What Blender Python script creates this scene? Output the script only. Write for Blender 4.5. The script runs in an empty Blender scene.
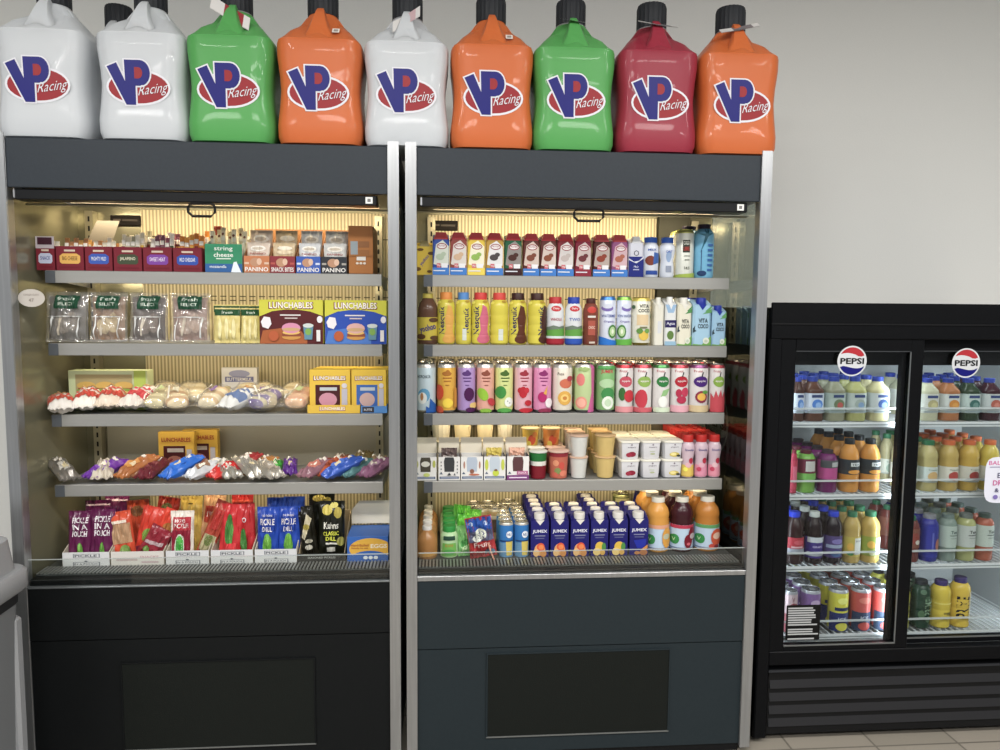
import bpy, math, random
from mathutils import Vector, Matrix
from mathutils.geometry import tessellate_polygon
PI = math.pi
SC = bpy.context.scene
COL = SC.collection
random.seed(7)

# ---------------------------------------------------------------- camera
AX = ((0.99697224, -0.00816422, -0.07732848), (0.00109289, 0.99584576, -0.09104957), (0.07775059, 0.09068938, 0.9928395))
CAMH, CAMY, FPX = 1.53, -2.4, 750.0
right = Vector((AX[0][0], AX[0][2], -AX[0][1])); down = Vector((AX[1][0], AX[1][2], -AX[1][1])); fwd = Vector((AX[2][0], AX[2][2], -AX[2][1]))
cd = bpy.data.cameras.new('camera'); cam = bpy.data.objects.new('camera', cd); COL.objects.link(cam)
cd.lens = 27.0; cd.sensor_width = 36.0; cd.clip_start = .01
mw = Matrix.Identity(4)
for i, a in enumerate((right, -down, -fwd)):
    for j in range(3): mw[j][i] = a[j]
mw[1][3] = CAMY; mw[2][3] = CAMH
cam.matrix_world = mw; SC.camera = cam

def X(px, py, Y):                       # world x of a photo pixel on the plane at depth Y
    d = right * (px - 500) + down * (py - 375) + fwd * FPX
    return d.x * (Y - CAMY) / d.y
def Z(px, py, Y):
    d = right * (px - 500) + down * (py - 375) + fwd * FPX
    return CAMH + d.z * (Y - CAMY) / d.y

# ---------------------------------------------------------------- materials
def lin(c):
    if isinstance(c, str):
        c = c.lstrip('#'); c = [int(c[i:i + 2], 16) / 255 for i in (0, 2, 4)]
    return tuple((v / 12.92 if v <= .04045 else ((v + .055) / 1.055) ** 2.4) for v in c) + (1.0,)
MATS = {}
def M(c, r=.45, m=0.0, coat=0.0, em=0.0, bump=0.0, bs=60.0, name=None, tr=0.0, spec=.22):
    key = (c, r, m, coat, em, bump, bs, tr, spec)
    if key in MATS: return MATS[key]
    mt = bpy.data.materials.new(name or 'paint_' + str(c).strip('#')); mt.use_nodes = True
    nt = mt.node_tree; b = nt.nodes['Principled BSDF']
    cc = lin(c); lu = .3 * cc[0] + .6 * cc[1] + .1 * cc[2]; cc = tuple(lu + (v - lu) * .88 for v in cc[:3]) + (1.0,)
    b.inputs['Base Color'].default_value = cc; b.inputs['Roughness'].default_value = r
    b.inputs['Metallic'].default_value = m; b.inputs['Coat Weight'].default_value = coat
    b.inputs['Specular IOR Level'].default_value = spec
    if tr: b.inputs['Subsurface Weight'].default_value = tr; b.inputs['Subsurface Radius'].default_value = (.02, .02, .02); b.inputs['Subsurface Scale'].default_value = 1.0
    if em: b.inputs['Emission Color'].default_value = lin(c); b.inputs['Emission Strength'].default_value = em
    if bump:
        n = nt.nodes.new('ShaderNodeTexNoise'); n.inputs['Scale'].default_value = bs; n.inputs['Detail'].default_value = 4
        tc = nt.nodes.new('ShaderNodeTexCoord'); nt.links.new(tc.outputs['Object'], n.inputs['Vector'])
        bp = nt.nodes.new('ShaderNodeBump'); bp.inputs['Strength'].default_value = bump; bp.inputs['Distance'].default_value = .004
        nt.links.new(n.outputs['Fac'], bp.inputs['Height']); nt.links.new(bp.outputs['Normal'], b.inputs['Normal'])
    MATS[key] = mt; return mt
def glassy(name, tint='#ffffff', ior=1.5, rough=0.0, base=0.0, basecol='#ffffff'):
    """thin clear sheet: fresnel mix of see-through and mirror, with an optional milky share"""
    if name in MATS: return MATS[name]
    mt = bpy.data.materials.new(name); mt.use_nodes = True; nt = mt.node_tree
    for n in list(nt.nodes): nt.nodes.remove(n)
    o = nt.nodes.new('ShaderNodeOutputMaterial'); t = nt.nodes.new('ShaderNodeBsdfTransparent'); t.inputs[0].default_value = lin(tint)
    g = nt.nodes.new('ShaderNodeBsdfGlossy'); g.inputs['Roughness'].default_value = rough
    fr = nt.nodes.new('ShaderNodeFresnel'); fr.inputs['IOR'].default_value = ior
    mx = nt.nodes.new('ShaderNodeMixShader')
    ge = nt.nodes.new('ShaderNodeNewGeometry'); io = nt.nodes.new('ShaderNodeMapRange'); io.inputs['To Min'].default_value = ior; io.inputs['To Max'].default_value = 1 / ior
    nt.links.new(ge.outputs['Backfacing'], io.inputs['Value']); nt.links.new(io.outputs['Result'], fr.inputs['IOR'])
    nt.links.new(fr.outputs[0], mx.inputs[0]); nt.links.new(g.outputs[0], mx.inputs[2])
    if base:
        d = nt.nodes.new('ShaderNodeBsdfDiffuse'); d.inputs[0].default_value = lin(basecol)
        m2 = nt.nodes.new('ShaderNodeMixShader'); m2.inputs[0].default_value = base
        nt.links.new(t.outputs[0], m2.inputs[1]); nt.links.new(d.outputs[0], m2.inputs[2]); nt.links.new(m2.outputs[0], mx.inputs[1])
    else: nt.links.new(t.outputs[0], mx.inputs[1])
    nt.links.new(mx.outputs[0], o.inputs[0]); MATS[name] = mt; return mt
def noisy(name, c1, c2, scale=4.0, r=.5, m=0.0, bump=.05, stretch=(1, 1, 1), spec=.5):
    if name in MATS: return MATS[name]
    mt = bpy.data.materials.new(name); mt.use_nodes = True; nt = mt.node_tree; b = nt.nodes['Principled BSDF']
    tc = nt.nodes.new('ShaderNodeTexCoord'); mp = nt.nodes.new('ShaderNodeMapping'); mp.inputs['Scale'].default_value = stretch
    n = nt.nodes.new('ShaderNodeTexNoise'); n.inputs['Scale'].default_value = scale; n.inputs['Detail'].default_value = 6
    mx = nt.nodes.new('ShaderNodeMix'); mx.data_type = 'RGBA'; mx.inputs[6].default_value = lin(c1); mx.inputs[7].default_value = lin(c2)
    nt.links.new(tc.outputs['Object'], mp.inputs[0]); nt.links.new(mp.outputs[0], n.inputs['Vector'])
    nt.links.new(n.outputs['Fac'], mx.inputs[0]); nt.links.new(mx.outputs[2], b.inputs['Base Color'])
    b.inputs['Roughness'].default_value = r; b.inputs['Metallic'].default_value = m; b.inputs['Specular IOR Level'].default_value = spec
    if bump:
        bp = nt.nodes.new('ShaderNodeBump'); bp.inputs['Strength'].default_value = bump; bp.inputs['Distance'].default_value = .003
        nt.links.new(n.outputs['Fac'], bp.inputs['Height']); nt.links.new(bp.outputs['Normal'], b.inputs['Normal'])
    MATS[name] = mt; return mt

# ---------------------------------------------------------------- mesh collector
class MB:
    def __init__(s): s.v = []; s.f = []; s.fm = []; s.sm = []; s.ms = []
    def mi(s, m):
        if not isinstance(m, bpy.types.Material): m = M(m)
        if m not in s.ms: s.ms.append(m)
        return s.ms.index(m)
    def face(s, idx, m, sm=False): s.f.append(tuple(idx)); s.fm.append(s.mi(m)); s.sm.append(sm)
    def poly(s, pts, m, sm=False):
        b = len(s.v); s.v.extend(tuple(p) for p in pts); s.face(range(b, b + len(pts)), m, sm); return s
    def loft(s, rings, m, cap0=True, cap1=True, sm=True, mats=None, capm=None):
        b = len(s.v); n = len(rings[0])
        for r in rings: s.v.extend(tuple(p) for p in r)
        for k in range(len(rings) - 1):
            mm = mats[k] if mats else m
            for i in range(n):
                j = (i + 1) % n
                s.face((b + k * n + i, b + k * n + j, b + (k + 1) * n + j, b + (k + 1) * n + i), mm, sm)
        if cap0: s.face([b + n - 1 - i for i in range(n)], capm or (mats[0] if mats else m), sm)
        if cap1: s.face([b + (len(rings) - 1) * n + i for i in range(n)], capm or (mats[-1] if mats else m), sm)
        return s
    def box(s, x0, x1, y0, y1, z0, z1, m, ch=0.0):
        if ch <= 0:
            r0 = [(x0, y0, z0), (x1, y0, z0), (x1, y1, z0), (x0, y1, z0)]
            r1 = [(p[0], p[1], z1) for p in r0]
            return s.loft([r0, r1], m, sm=False)
        c = ch
        def R(z, i):
            return [(x0 + i + c, y0 + i, z), (x1 - i - c, y0 + i, z), (x1 - i, y0 + i + c, z), (x1 - i, y1 - i - c, z), (x1 - i - c, y1 - i, z), (x0 + i + c, y1 - i, z), (x0 + i, y1 - i - c, z), (x0 + i, y0 + i + c, z)]
        return s.loft([R(z0, c * .7), R(z0 + c, 0), R(z1 - c, 0), R(z1, c * .7)], m, sm=False)
    def lathe(s, prof, m, n=20, cx=0, cy=0, mats=None, cap0=True, cap1=True, flute=0, fl=0.0):
        rings = []
        for r, z in prof:
            rings.append([(cx + (r * (1 - (fl if (flute and i % 2) else 0))) * math.cos(2 * PI * i / n), cy + r * (1 - (fl if (flute and i % 2) else 0)) * math.sin(2 * PI * i / n), z) for i in range(n)])
        return s.loft(rings, m, cap0, cap1, mats=mats)
    def tube(s, pts, r, m, n=8, r2=None):
        pts = [Vector(p) for p in pts]; rings = []
        for k, p in enumerate(pts):
            t = (pts[min(k + 1, len(pts) - 1)] - pts[max(k - 1, 0)]).normalized()
            a = t.cross(Vector((0, 0, 1)) if abs(t.z) < .9 else Vector((1, 0, 0))).normalized(); b = t.cross(a).normalized()
            rr = r if r2 is None else r + (r2 - r) * k / (len(pts) - 1)
            rings.append([p + (a * math.cos(2 * PI * i / n) + b * math.sin(2 * PI * i / n)) * rr for i in range(n)])
        return s.loft(rings, m)
    def tri(s, a, b, c, m, fn, mx, depth=0):
        """a,b,c are (u,v); split until small, then map through fn"""
        if mx and depth < 10:
            e = [(math.dist(a, b), 0), (math.dist(b, c), 1), (math.dist(c, a), 2)]; l, k = max(e)
            if l > mx:
                if k == 1: a, b, c = b, c, a
                elif k == 2: a, b, c = c, a, b
                d = ((a[0] + b[0]) / 2, (a[1] + b[1]) / 2)
                s.tri(a, d, c, m, fn, mx, depth + 1); s.tri(d, b, c, m, fn, mx, depth + 1); return
        i = len(s.v); s.v.extend((fn(*a), fn(*b), fn(*c))); s.face((i, i + 1, i + 2), m)
    def build(s, name, parent=None, loc=None, rot=None, **tags):
        me = bpy.data.meshes.new(name); me.from_pydata(s.v, [], s.f)
        for m in s.ms: me.materials.append(m)
        me.polygons.foreach_set('material_index', s.fm); me.polygons.foreach_set('use_smooth', s.sm)
        if any(s.sm): me.set_sharp_from_angle(angle=math.radians(38))
        me.update()
        o = bpy.data.objects.new(name, me); COL.objects.link(o)
        if parent is not None: o.parent = parent
        if loc: o.location = loc
        if rot: o.rotation_euler = rot
        for k, v in tags.items(): o[k] = v
        return o

TXT = {}
def text_tris(body, bold=.02, shear=0.0):
    key = (body, bold, shear)
    if key in TXT: return TXT[key]
    cu = bpy.data.curves.new('t', 'FONT'); cu.body = body; cu.size = 1; cu.resolution_u = 2; cu.offset = bold; cu.shear = shear; cu.fill_mode = 'FRONT'
    ob = bpy.data.objects.new('t', cu); me = bpy.data.meshes.new_from_object(ob)
    me.calc_loop_triangles(); vs = [(v.co.x, v.co.y) for v in me.vertices]
    tr = [tuple(t.vertices) for t in me.loop_triangles]
    bpy.data.objects.remove(ob); bpy.data.curves.remove(cu); bpy.data.meshes.remove(me)
    x0 = min(v[0] for v in vs); x1 = max(v[0] for v in vs); y0 = min(v[1] for v in vs); y1 = max(v[1] for v in vs)
    vs = [((v[0] - (x0 + x1) / 2) / (y1 - y0), (v[1] - (y0 + y1) / 2) / (y1 - y0)) for v in vs]
    TXT[key] = (vs, tr, (x1 - x0) / (y1 - y0)); return TXT[key]

def deco(mb, items, W, H, surf, mx=0.0, eps=.00035, rough=.4, e0=1):
    """print shapes on a surface. u in [-1,1] over the half width, v in [0,1] over the height; surf(u_m, v_m, off) -> point"""
    L = e0
    for it in items:
        k = it[0]; off = L * eps; L += 1
        fn = lambda u, v: surf(u * W / 2, v * H, off)
        # work in metres so that splitting is isotropic
        fm = lambda a, b: surf(a, b, off)
        cu = lambda u: u * W / 2
        if k == 'r':
            _, u0, v0, u1, v1, c = it; c = M(c, rough) if isinstance(c, str) else c
            p = [(cu(u0), v0 * H), (cu(u1), v0 * H), (cu(u1), v1 * H), (cu(u0), v1 * H)]
            mb.tri(p[0], p[1], p[2], c, fm, mx); mb.tri(p[0], p[2], p[3], c, fm, mx)
        elif k == 'p':
            _, pts, c = it; c = M(c, rough) if isinstance(c, str) else c
            P = [(cu(a), b * H) for a, b in pts]
            for t in tessellate_polygon([[Vector((a, b, 0)) for a, b in P]]):
                q = [P[i] for i in t]
                if (q[1][0] - q[0][0]) * (q[2][1] - q[0][1]) - (q[1][1] - q[0][1]) * (q[2][0] - q[0][0]) < 0: q.reverse()
                mb.tri(q[0], q[1], q[2], c, fm, mx)
        elif k == 'e':
            u, v, ru, rv, c = it[1:6]; rot = it[6] if len(it) > 6 else 0; c = M(c, rough) if isinstance(c, str) else c
            n = 28 if ru * W > .08 else 14; P = []
            for i in range(n):
                a = 2 * PI * i / n; x = ru * W / 2 * math.cos(a); y = rv * H * math.sin(a)
                P.append((cu(u) + x * math.cos(rot) - y * math.sin(rot), v * H + x * math.sin(rot) + y * math.cos(rot)))
            for i in range(n): mb.tri((cu(u), v * H), P[i], P[(i + 1) % n], c, fm, mx)
        elif k == 't':
            _, s, u, v, h, c = it[:6]; maxw = it[6] if len(it) > 6 else None; rot = it[7] if len(it) > 7 else 0; bold = it[8] if len(it) > 8 else .02; sh = it[9] if len(it) > 9 else 0
            c = M(c, rough) if isinstance(c, str) else c
            vs, tr, asp = text_tris(s, bold * .45, sh); sy = h * H; sx = sy
            if maxw:
                sx = maxw * W / 2 / asp
            ca, sa = math.cos(rot), math.sin(rot)
            q = [(cu(u) + a * sx * ca - b * sy * sa, v * H + a * sx * sa + b * sy * ca) for a, b in vs]
            if mx and (asp * sx > mx * 1.5):
                b0 = len(mb.v); mb.v.extend(surf(a, b, off) for a, b in q)
                for t in tr: mb.face([b0 + i for i in t], c)
            else:
                b0 = len(mb.v); mb.v.extend(surf(a, b, off) for a, b in q)
                for t in tr: mb.face([b0 + i for i in t], c)

# ---------------------------------------------------------------- things
def thing(name, loc=(0, 0, 0), rz=0.0):
    o = bpy.data.objects.new(name, None); o.empty_display_size = .05; COL.objects.link(o); o.location = loc; o.rotation_euler = (0, 0, rz); return o
def copy_tree(o, parent=None):
    c = o.copy(); COL.objects.link(c); c.parent = parent
    for ch in o.children: copy_tree(ch, c)
    return c
ORD = ['', '', 'second', 'third', 'fourth', 'fifth', 'sixth', 'seventh']
def put(o, x, y, z, label, cat, group=None, rows=1, dy=.07, dx=0.0, rz=None, phrase='in line'):
    o.location = (x, y, z)
    if rz is not None: o.rotation_euler.z = rz
    o['label'] = label; o['category'] = cat
    if group: o['group'] = group
    for k in range(1, rows):
        c = copy_tree(o); c.location = (x + dx * k, y + dy * k, z); c['label'] = f'{label}, {ORD[k + 1]} in line'; c['category'] = cat
        c['group'] = group or cat + 's in one line'
    return o
def again(o, x, y, z, label, group=None, rz=None, rows=1, dy=.07, phrase='back in its line'):
    c = copy_tree(o); return put(c, x, y, z, label, o['category'], group or o.get('group'), rows, dy, 0, rz, phrase)
# ---------------------------------------------------------------- product kinds (origin: centre of the base; front faces -Y)
def interp(prof, z):
    for (r0, z0), (r1, z1) in zip(prof, prof[1:]):
        if z1 > z0 and z0 <= z <= z1: return r0 + (r1 - r0) * (z - z0) / (z1 - z0)
    return prof[-1][0]
def cylsurf(prof):
    def f(u, v, off):
        R = interp(prof, v); r0 = max(p[0] for p in prof)
        k = max(-.985, min(.985, u / r0)); a = math.asin(k)
        return ((R + off) * math.sin(a), -(R + off) * math.cos(a), v)
    return f
def flat(d): return lambda u, v, off: (u, -d / 2 - off, v)

def can(r, h, col, dec, lid='#b9bcbe', top='#c9cbcc', rows=None):
    t = thing('drink_can'); mb = MB()
    prof = [(r * .72, 0), (r * .8, .002), (r, h * .05), (r, h * .92), (r * .86, h * .985)]
    cm = M(col, .3, .15)
    mb.lathe(prof, cm, 20, mats=[M(lid, .3, .8), M(lid, .3, .8), cm, M(top, .3, .5)] if top != col else [M(lid, .3, .8), cm, cm, cm], cap1=False)
    deco(mb, dec, 2 * r, h, cylsurf([(r, 0), (r, h * .92), (r * .86, h)]), mx=r * .24, eps=.0005, rough=.3)
    mb.build('can_body', t)
    lb = MB(); lm = M(lid, .25, .85)
    lb.lathe([(r * .84, h * .98), (r * .88, h), (r * .84, h + .001), (r * .8, h * .985), (.001, h * .985)], lm, 20, cap0=False, cap1=False)
    lb.build('can_lid', t)
    tb = MB(); tb.box(-.009, .009, -.012, .01, h * .987, h * .987 + .002, M('#d8dadb', .25, .9)); tb.build('pull_tab', t)
    return t

PROFS = {
 'shake': [(.0, 0), (.86, 0), (1, .03), (1, .16), (.965, .18), (1, .20), (1, .36), (.965, .38), (1, .40), (1, .54), (.97, .56), (1, .58), (1, .72), (.93, .79), (.76, .84), (.66, .86)],
 'milk': [(0, 0), (.9, 0), (1, .03), (1, .68), (.95, .75), (.78, .82), (.68, .85)],
 'juice': [(0, 0), (.88, 0), (1, .03), (1, .5), (.985, .52), (1, .54), (.94, .6), (.98, .64), (.98, .7), (.86, .78), (.62, .85), (.52, .885), (.52, .9)],
 'square': [(0, 0), (.95, 0), (1, .02), (1, .66), (.95, .70), (.6, .82), (.5, .86), (.5, .88)],
 'slimwaist': [(0, 0), (.82, 0), (.92, .05), (.88, .25), (.80, .42), (.94, .56), (1, .66), (.96, .75), (.74, .82), (.6, .85)],
 'round': [(0, 0), (.88, 0), (1, .04), (1, .52), (.96, .6), (.98, .66), (.8, .78), (.5, .88), (.42, .9)],
 'tea': [(0, 0), (.9, 0), (1, .04), (1, .5), (.96, .58), (.8, .7), (.5, .82), (.42, .86)],
 'wide': [(0, 0), (.9, 0), (1, .04), (1, .70), (.96, .8), (.7, .88), (.58, .9)],
}
def bottle(r, h, style, body, cap, capr=.5, caph=.1, band=None, bandcol='#ffffff', dec=(), rb=.22, n=20, square=False, stripes=None, name='drink_bottle'):
    t = thing(name); P = [(a * r, b * h) for a, b in PROFS[style]]
    mb = MB(); bm = M(body, rb, 0, coat=.12) if isinstance(body, str) else body
    def ring(rr, z):
        if square:
            q = 3.6 if rr > .6 * r else 2.0; out = []
            for i in range(n):
                a = 2 * PI * (i + .5) / n; c, s_ = math.cos(a), math.sin(a)
                k = (abs(c) ** q + abs(s_) ** q) ** (-1 / q); out.append((rr * k * c, rr * k * s_, z))
            return out
        return [(rr * math.cos(2 * PI * i / n), rr * math.sin(2 * PI * i / n), z) for i in range(n)]
    mats = None
    if stripes:
        mats = []
        for (a0, z0), (a1, z1) in zip(P, P[1:]):
            zc = (z0 + z1) / 2 / h; mm = bm
            for s0, s1, c in stripes:
                if s0 <= zc <= s1: mm = M(c, rb, 0, coat=.12)
            mats.append(mm)
    mb.loft([ring(max(a, .0005), b) for a, b in P], bm, mats=mats)
    srf = flat(2 * r) if square else cylsurf(P)
    if not band: deco(mb, dec, 2 * r, h, srf, mx=0 if square else r * .24, eps=.0005, rough=.3)
    mb.build('bottle_body', t)
    if band:
        lb = MB(); b0, b1 = band; nm = M(bandcol, .4)
        zs = [b0 + (b1 - b0) * i / 4 for i in range(5)]
        lb.loft([ring(interp(P, z * h) + .0008, z * h) for z in zs], nm, cap0=False, cap1=False)
        s2 = (lambda u, v, off: (u, -r - .0009 - off, v + b0 * h)) if square else (lambda u, v, off: srf(u, v + b0 * h, off + .0009))
        deco(lb, dec, 2 * r, (b1 - b0) * h, s2, mx=0 if square else r * .24, eps=.0005)
        lb.build('bottle_label', t)
    cb = MB(); ct = P[-1][1] - .002; R = capr * r
    cb.lathe([(R, ct), (R, ct + caph * h * .9), (R * .93, ct + caph * h), (.001, ct + caph * h)], M(cap, .4), 20, flute=1, fl=.04)
    cb.build('bottle_cap', t)
    return t

def prisma(w, d, h, col, cap, dec, topcol=None, capw=.62, name='drink_carton', style='wedge'):
    """carton with a sloping top and a moulded cap"""
    t = thing(name); mb = MB(); bm = M(col, .35); tm = M(topcol or col, .35); c = w * .12
    def R(z0, zf):
        P = [(-w/2 + c, -d/2), (w/2 - c, -d/2), (w/2, -d/2 + c), (w/2, d/2 - c), (w/2 - c, d/2), (-w/2 + c, d/2), (-w/2, d/2 - c), (-w/2, -d/2 + c)]
        return [(x, y, z0 + (zf - z0) * (y + d/2) / d) for x, y in P]
    mb.loft([R(0, 0), R(h * .84, h * .97)], bm, sm=False, capm=tm)
    deco(mb, dec, w, h * .84, flat(d), rough=.35)
    mb.build('carton_body', t)
    cb = MB(); cm = M(cap, .35); cw = w * capw
    if style == 'wedge':
        y0, y1 = -d/2 - .001, d * .12
        cb.loft([[(-cw * .62, y0, h * .83), (cw * .62, y0, h * .83), (cw * .62, y1, h * .90), (-cw * .62, y1, h * .90)],
                 [(-cw * .5, y0 + .002, h * .90), (cw * .5, y0 + .002, h * .90), (cw * .5, y1, h * .97), (-cw * .5, y1, h * .97)],
                 [(-cw * .42, y0 + .004, h), (cw * .42, y0 + .004, h), (cw * .42, y1, h), (-cw * .42, y1, h)]], cm, sm=False)
    else:
        cb.lathe([(cw * .5, h * .86), (cw * .5, h * .985), (cw * .45, h), (.001, h)], cm, 18, cy=-d * .15, flute=1, fl=.05)
        cb.poly([(-cw * .4, -d/2 - .0012, h * .86), (0, -d/2 - .0012, h * .74), (cw * .4, -d/2 - .0012, h * .86)], cm)
    cb.build('carton_cap', t)
    return t

def carton_box(w, d, h, col, dec, side=None, top=None, name='food_box', rough=.45):
    mb = MB(); m = M(col, rough); mb.box(-w/2, w/2, -d/2, d/2, 0, h, m, ch=.0012)
    if side: mb.box(w/2, w/2 + .0006, -d/2 + .001, d/2 - .001, .001, h - .001, M(side, rough)); mb.box(-w/2 - .0006, -w/2, -d/2 + .001, d/2 - .001, .001, h - .001, M(side, rough))
    if top: mb.box(-w/2 + .001, w/2 - .001, -d/2 + .001, d/2 - .001, h, h + .0006, M(top, rough))
    deco(mb, dec, w, h, flat(d), rough=.4)
    return mb.build(name)

def tray(w, d, hf, hb, col, dec, inner='#8a6a48', t_=.0025, name='display_tray', mid=None):
    """open display tray: low front, higher back, sloping sides"""
    t = thing(name); m = M(col, .6); mi = M(inner, .7)
    mb = MB(); mb.box(-w/2, w/2, -d/2, d/2, 0, t_, m)
    mb.box(-w/2, w/2, d/2 - t_, d/2, t_, hb, mi)
    for s in (-1, 1):
        x0, x1 = (-w/2, -w/2 + t_) if s < 0 else (w/2 - t_, w/2)
        y0, y1 = -d/2 + t_, d/2 - t_
        zm = mid if mid is not None else hb
        ring0 = [(x0, y0, t_), (x1, y0, t_), (x1, y1, t_), (x0, y1, t_)]
        ring1 = [(x0, y0, hf), (x1, y0, hf), (x1, y1, zm), (x0, y1, zm)]
        mb.loft([ring0, ring1], mi, sm=False)
    mb.build('tray_shell', t)
    fb = MB(); fb.box(-w/2, w/2, -d/2, -d/2 + t_, t_, hf, m); deco(fb, dec, w, hf, flat(d), rough=.5); fb.build('tray_front', t)
    return t

def pouch(w, h, th, col, dec, crinkle=.0015, seal=.07, seed=1, name='snack_pouch', rough=.28, mat=None, coat=.3, wave=0.0, metal=0.0, taper=0.0):
    """pillow bag standing on its lower seal, front faces -Y"""
    rnd = random.Random(seed); mb = MB(); m = mat or M(col, rough, metal, coat=coat); nx, ny = 16, 22
    ph = [rnd.uniform(0, 6) for _ in range(6)]
    def cr(u, v):
        return crinkle * (math.sin(9 * u + 7 * v + ph[0]) + .7 * math.sin(17 * u - 11 * v + ph[1]) + .6 * math.sin(23 * v + 5 * u + ph[2]) + .5 * math.sin(31 * u + ph[3]))
    def thk(u, v):                                   # u -1..1, v 0..1
        a = max(0.0, 1 - abs(u) ** 2.6); b = 1.0 if seal < v < 1 - seal else 0.0
        q = min(v - seal, 1 - seal - v) / .16
        b = 0 if q <= 0 else (1 if q >= 1 else math.sin(q * PI / 2))
        return th / 2 * (a ** .6) * b
    def px(u, v): return u * w / 2 * (1 - taper * v - .03 * math.sin(v * PI)) 
    def bend(v): return wave * math.sin(v * PI * 1.3)
    def front(um, vm, off):
        u = max(-1, min(1, um / (w / 2))); v = max(0, min(1, vm / h))
        edge = min(1, (1 - abs(u)) * 5)
        return (px(u, v), -thk(u, v) + cr(u, v) * edge - off + bend(v) - .0006, vm)
    b = len(mb.v)
    us = [-1 + 2 * i / nx for i in range(nx + 1)]; vs = [j / ny for j in range(ny + 1)]
    for v in vs:
        for u in us: mb.v.append(front(u * w / 2, v * h, 0))
    for v in vs:
        for u in us:
            edge = min(1, (1 - abs(u)) * 5); mb.v.append((px(u, v), thk(u, v) + cr(u + 2, v) * edge * .8 + bend(v) + .0006, v * h))
    K = (nx + 1) * (ny + 1)
    for j in range(ny):
        for i in range(nx):
            a = b + j * (nx + 1) + i
            mb.face((a, a + 1, a + nx + 2, a + nx + 1), m, True); mb.face((K + a, K + a + nx + 1, K + a + nx + 2, K + a + 1), m, True)
    for j in range(ny):
        for i in (0, nx):
            a = b + j * (nx + 1) + i; q = (a, a + nx + 1, K + a + nx + 1, K + a); mb.face(q if i == 0 else q[::-1], m, True)
    for i in range(nx):
        for j in (0, ny):
            a = b + j * (nx + 1) + i; q = (a, K + a, K + a + 1, a + 1); mb.face(q if j == 0 else q[::-1], m, True)
    deco(mb, dec, w, h, front, mx=w * .07, eps=.0005, rough=rough, e0=4)
    return mb.build(name)

def cup(r0, r1, h, col, lid, dec=(), stripes=None, liquid=None, name='food_cup', lidh=.006, ribbed=False, lidname='cup_lid'):
    t = thing(name); mb = MB(); cm = M(col, .35)
    nseg = 6; P = [(r0 + (r1 - r0) * i / nseg, h * i / nseg) for i in range(nseg + 1)]
    mats = None
    if stripes:
        mats = []
        for i in range(nseg):
            zc = (i + .5) / nseg; mm = cm
            for a, b_, c in stripes:
                if a <= zc <= b_: mm = M(c, .35)
            mats.append(mm)
    mb.lathe(P, cm, 28 if ribbed else 20, mats=mats, flute=1 if ribbed else 0, fl=.06)
    deco(mb, dec, 2 * r1, h, cylsurf([(r0, 0), (r1, h)]), mx=r1 * .24, eps=.0005)
    mb.build('cup_body', t)
    lb = MB(); lb.lathe([(r1 * 1.0, h - .001), (r1 * 1.09, h), (r1 * 1.09, h + lidh * .6), (r1 * .98, h + lidh), (.001, h + lidh)], M(lid, .35), 20); lb.build(lidname, t)
    return t

def tub(w, h, col, lid, dec, name='yogurt_tub'):
    t = thing(name); mb = MB(); m = M(col, .4)
    def R(a, z, c=.25):
        n = 20; out = []
        for i in range(n):
            th = 2 * PI * (i + .5) / n; q = 5.0; k = (abs(math.cos(th)) ** q + abs(math.sin(th)) ** q) ** (-1 / q); out.append((a * k * math.cos(th), a * k * math.sin(th), z))
        return out
    mb.loft([R(w * .42, 0), R(w * .44, .002), R(w * .49, h * .9)], m)
    deco(mb, dec, w, h, lambda u, v, o: (u, -(w * .43 + w * .06 * v / h) - .0012 - o, v)); mb.build('tub_body', t)
    lb = MB(); lb.loft([R(w * .5, h * .89), R(w * .53, h * .9), R(w * .53, h * .97), R(w * .5, h)], M(lid, .4)); lb.build('tub_lid', t)
    return t

CLEAR = lambda: glassy('clear_plastic', ior=1.5, rough=.08, base=.06)
def wrapped(w, h, th, core, core2, dec, seed, name='wrapped_sandwich', cat=None):
    """food lump inside a crinkled clear wrapper, lying down: built standing, laid by rotation of the thing"""
    t = thing(name); mb = MB(); rnd = random.Random(seed)
    n = 14
    def R(k, z):
        out = []
        for i in range(n):
            a = 2 * PI * i / n; q = 2.6; kk = (abs(math.cos(a)) ** q + abs(math.sin(a)) ** q) ** (-1 / q)
            out.append((w * .40 * k * kk * math.cos(a) * (1 + .04 * math.sin(3 * a + seed)), th * .36 * k * kk * math.sin(a), z + .002 * math.sin(a * 2 + seed)))
        return out
    zs = [(.55, .12), (.85, .16), (1, .25), (1.03, .4), (1, .55), (1.02, .7), (.85, .82), (.5, .87)]
    mb.loft([R(k, z * h) for k, z in zs], M(core, .75), mats=[M(core if i % 2 else core2, .75) for i in range(len(zs) - 1)])
    mb.build('food_filling', t)
    wr = pouch(w, h, th, '#ffffff', dec, crinkle=.0022, seed=seed, name='clear_wrapper', mat=CLEAR(), rough=.3); wr.parent = t
    return t
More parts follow.
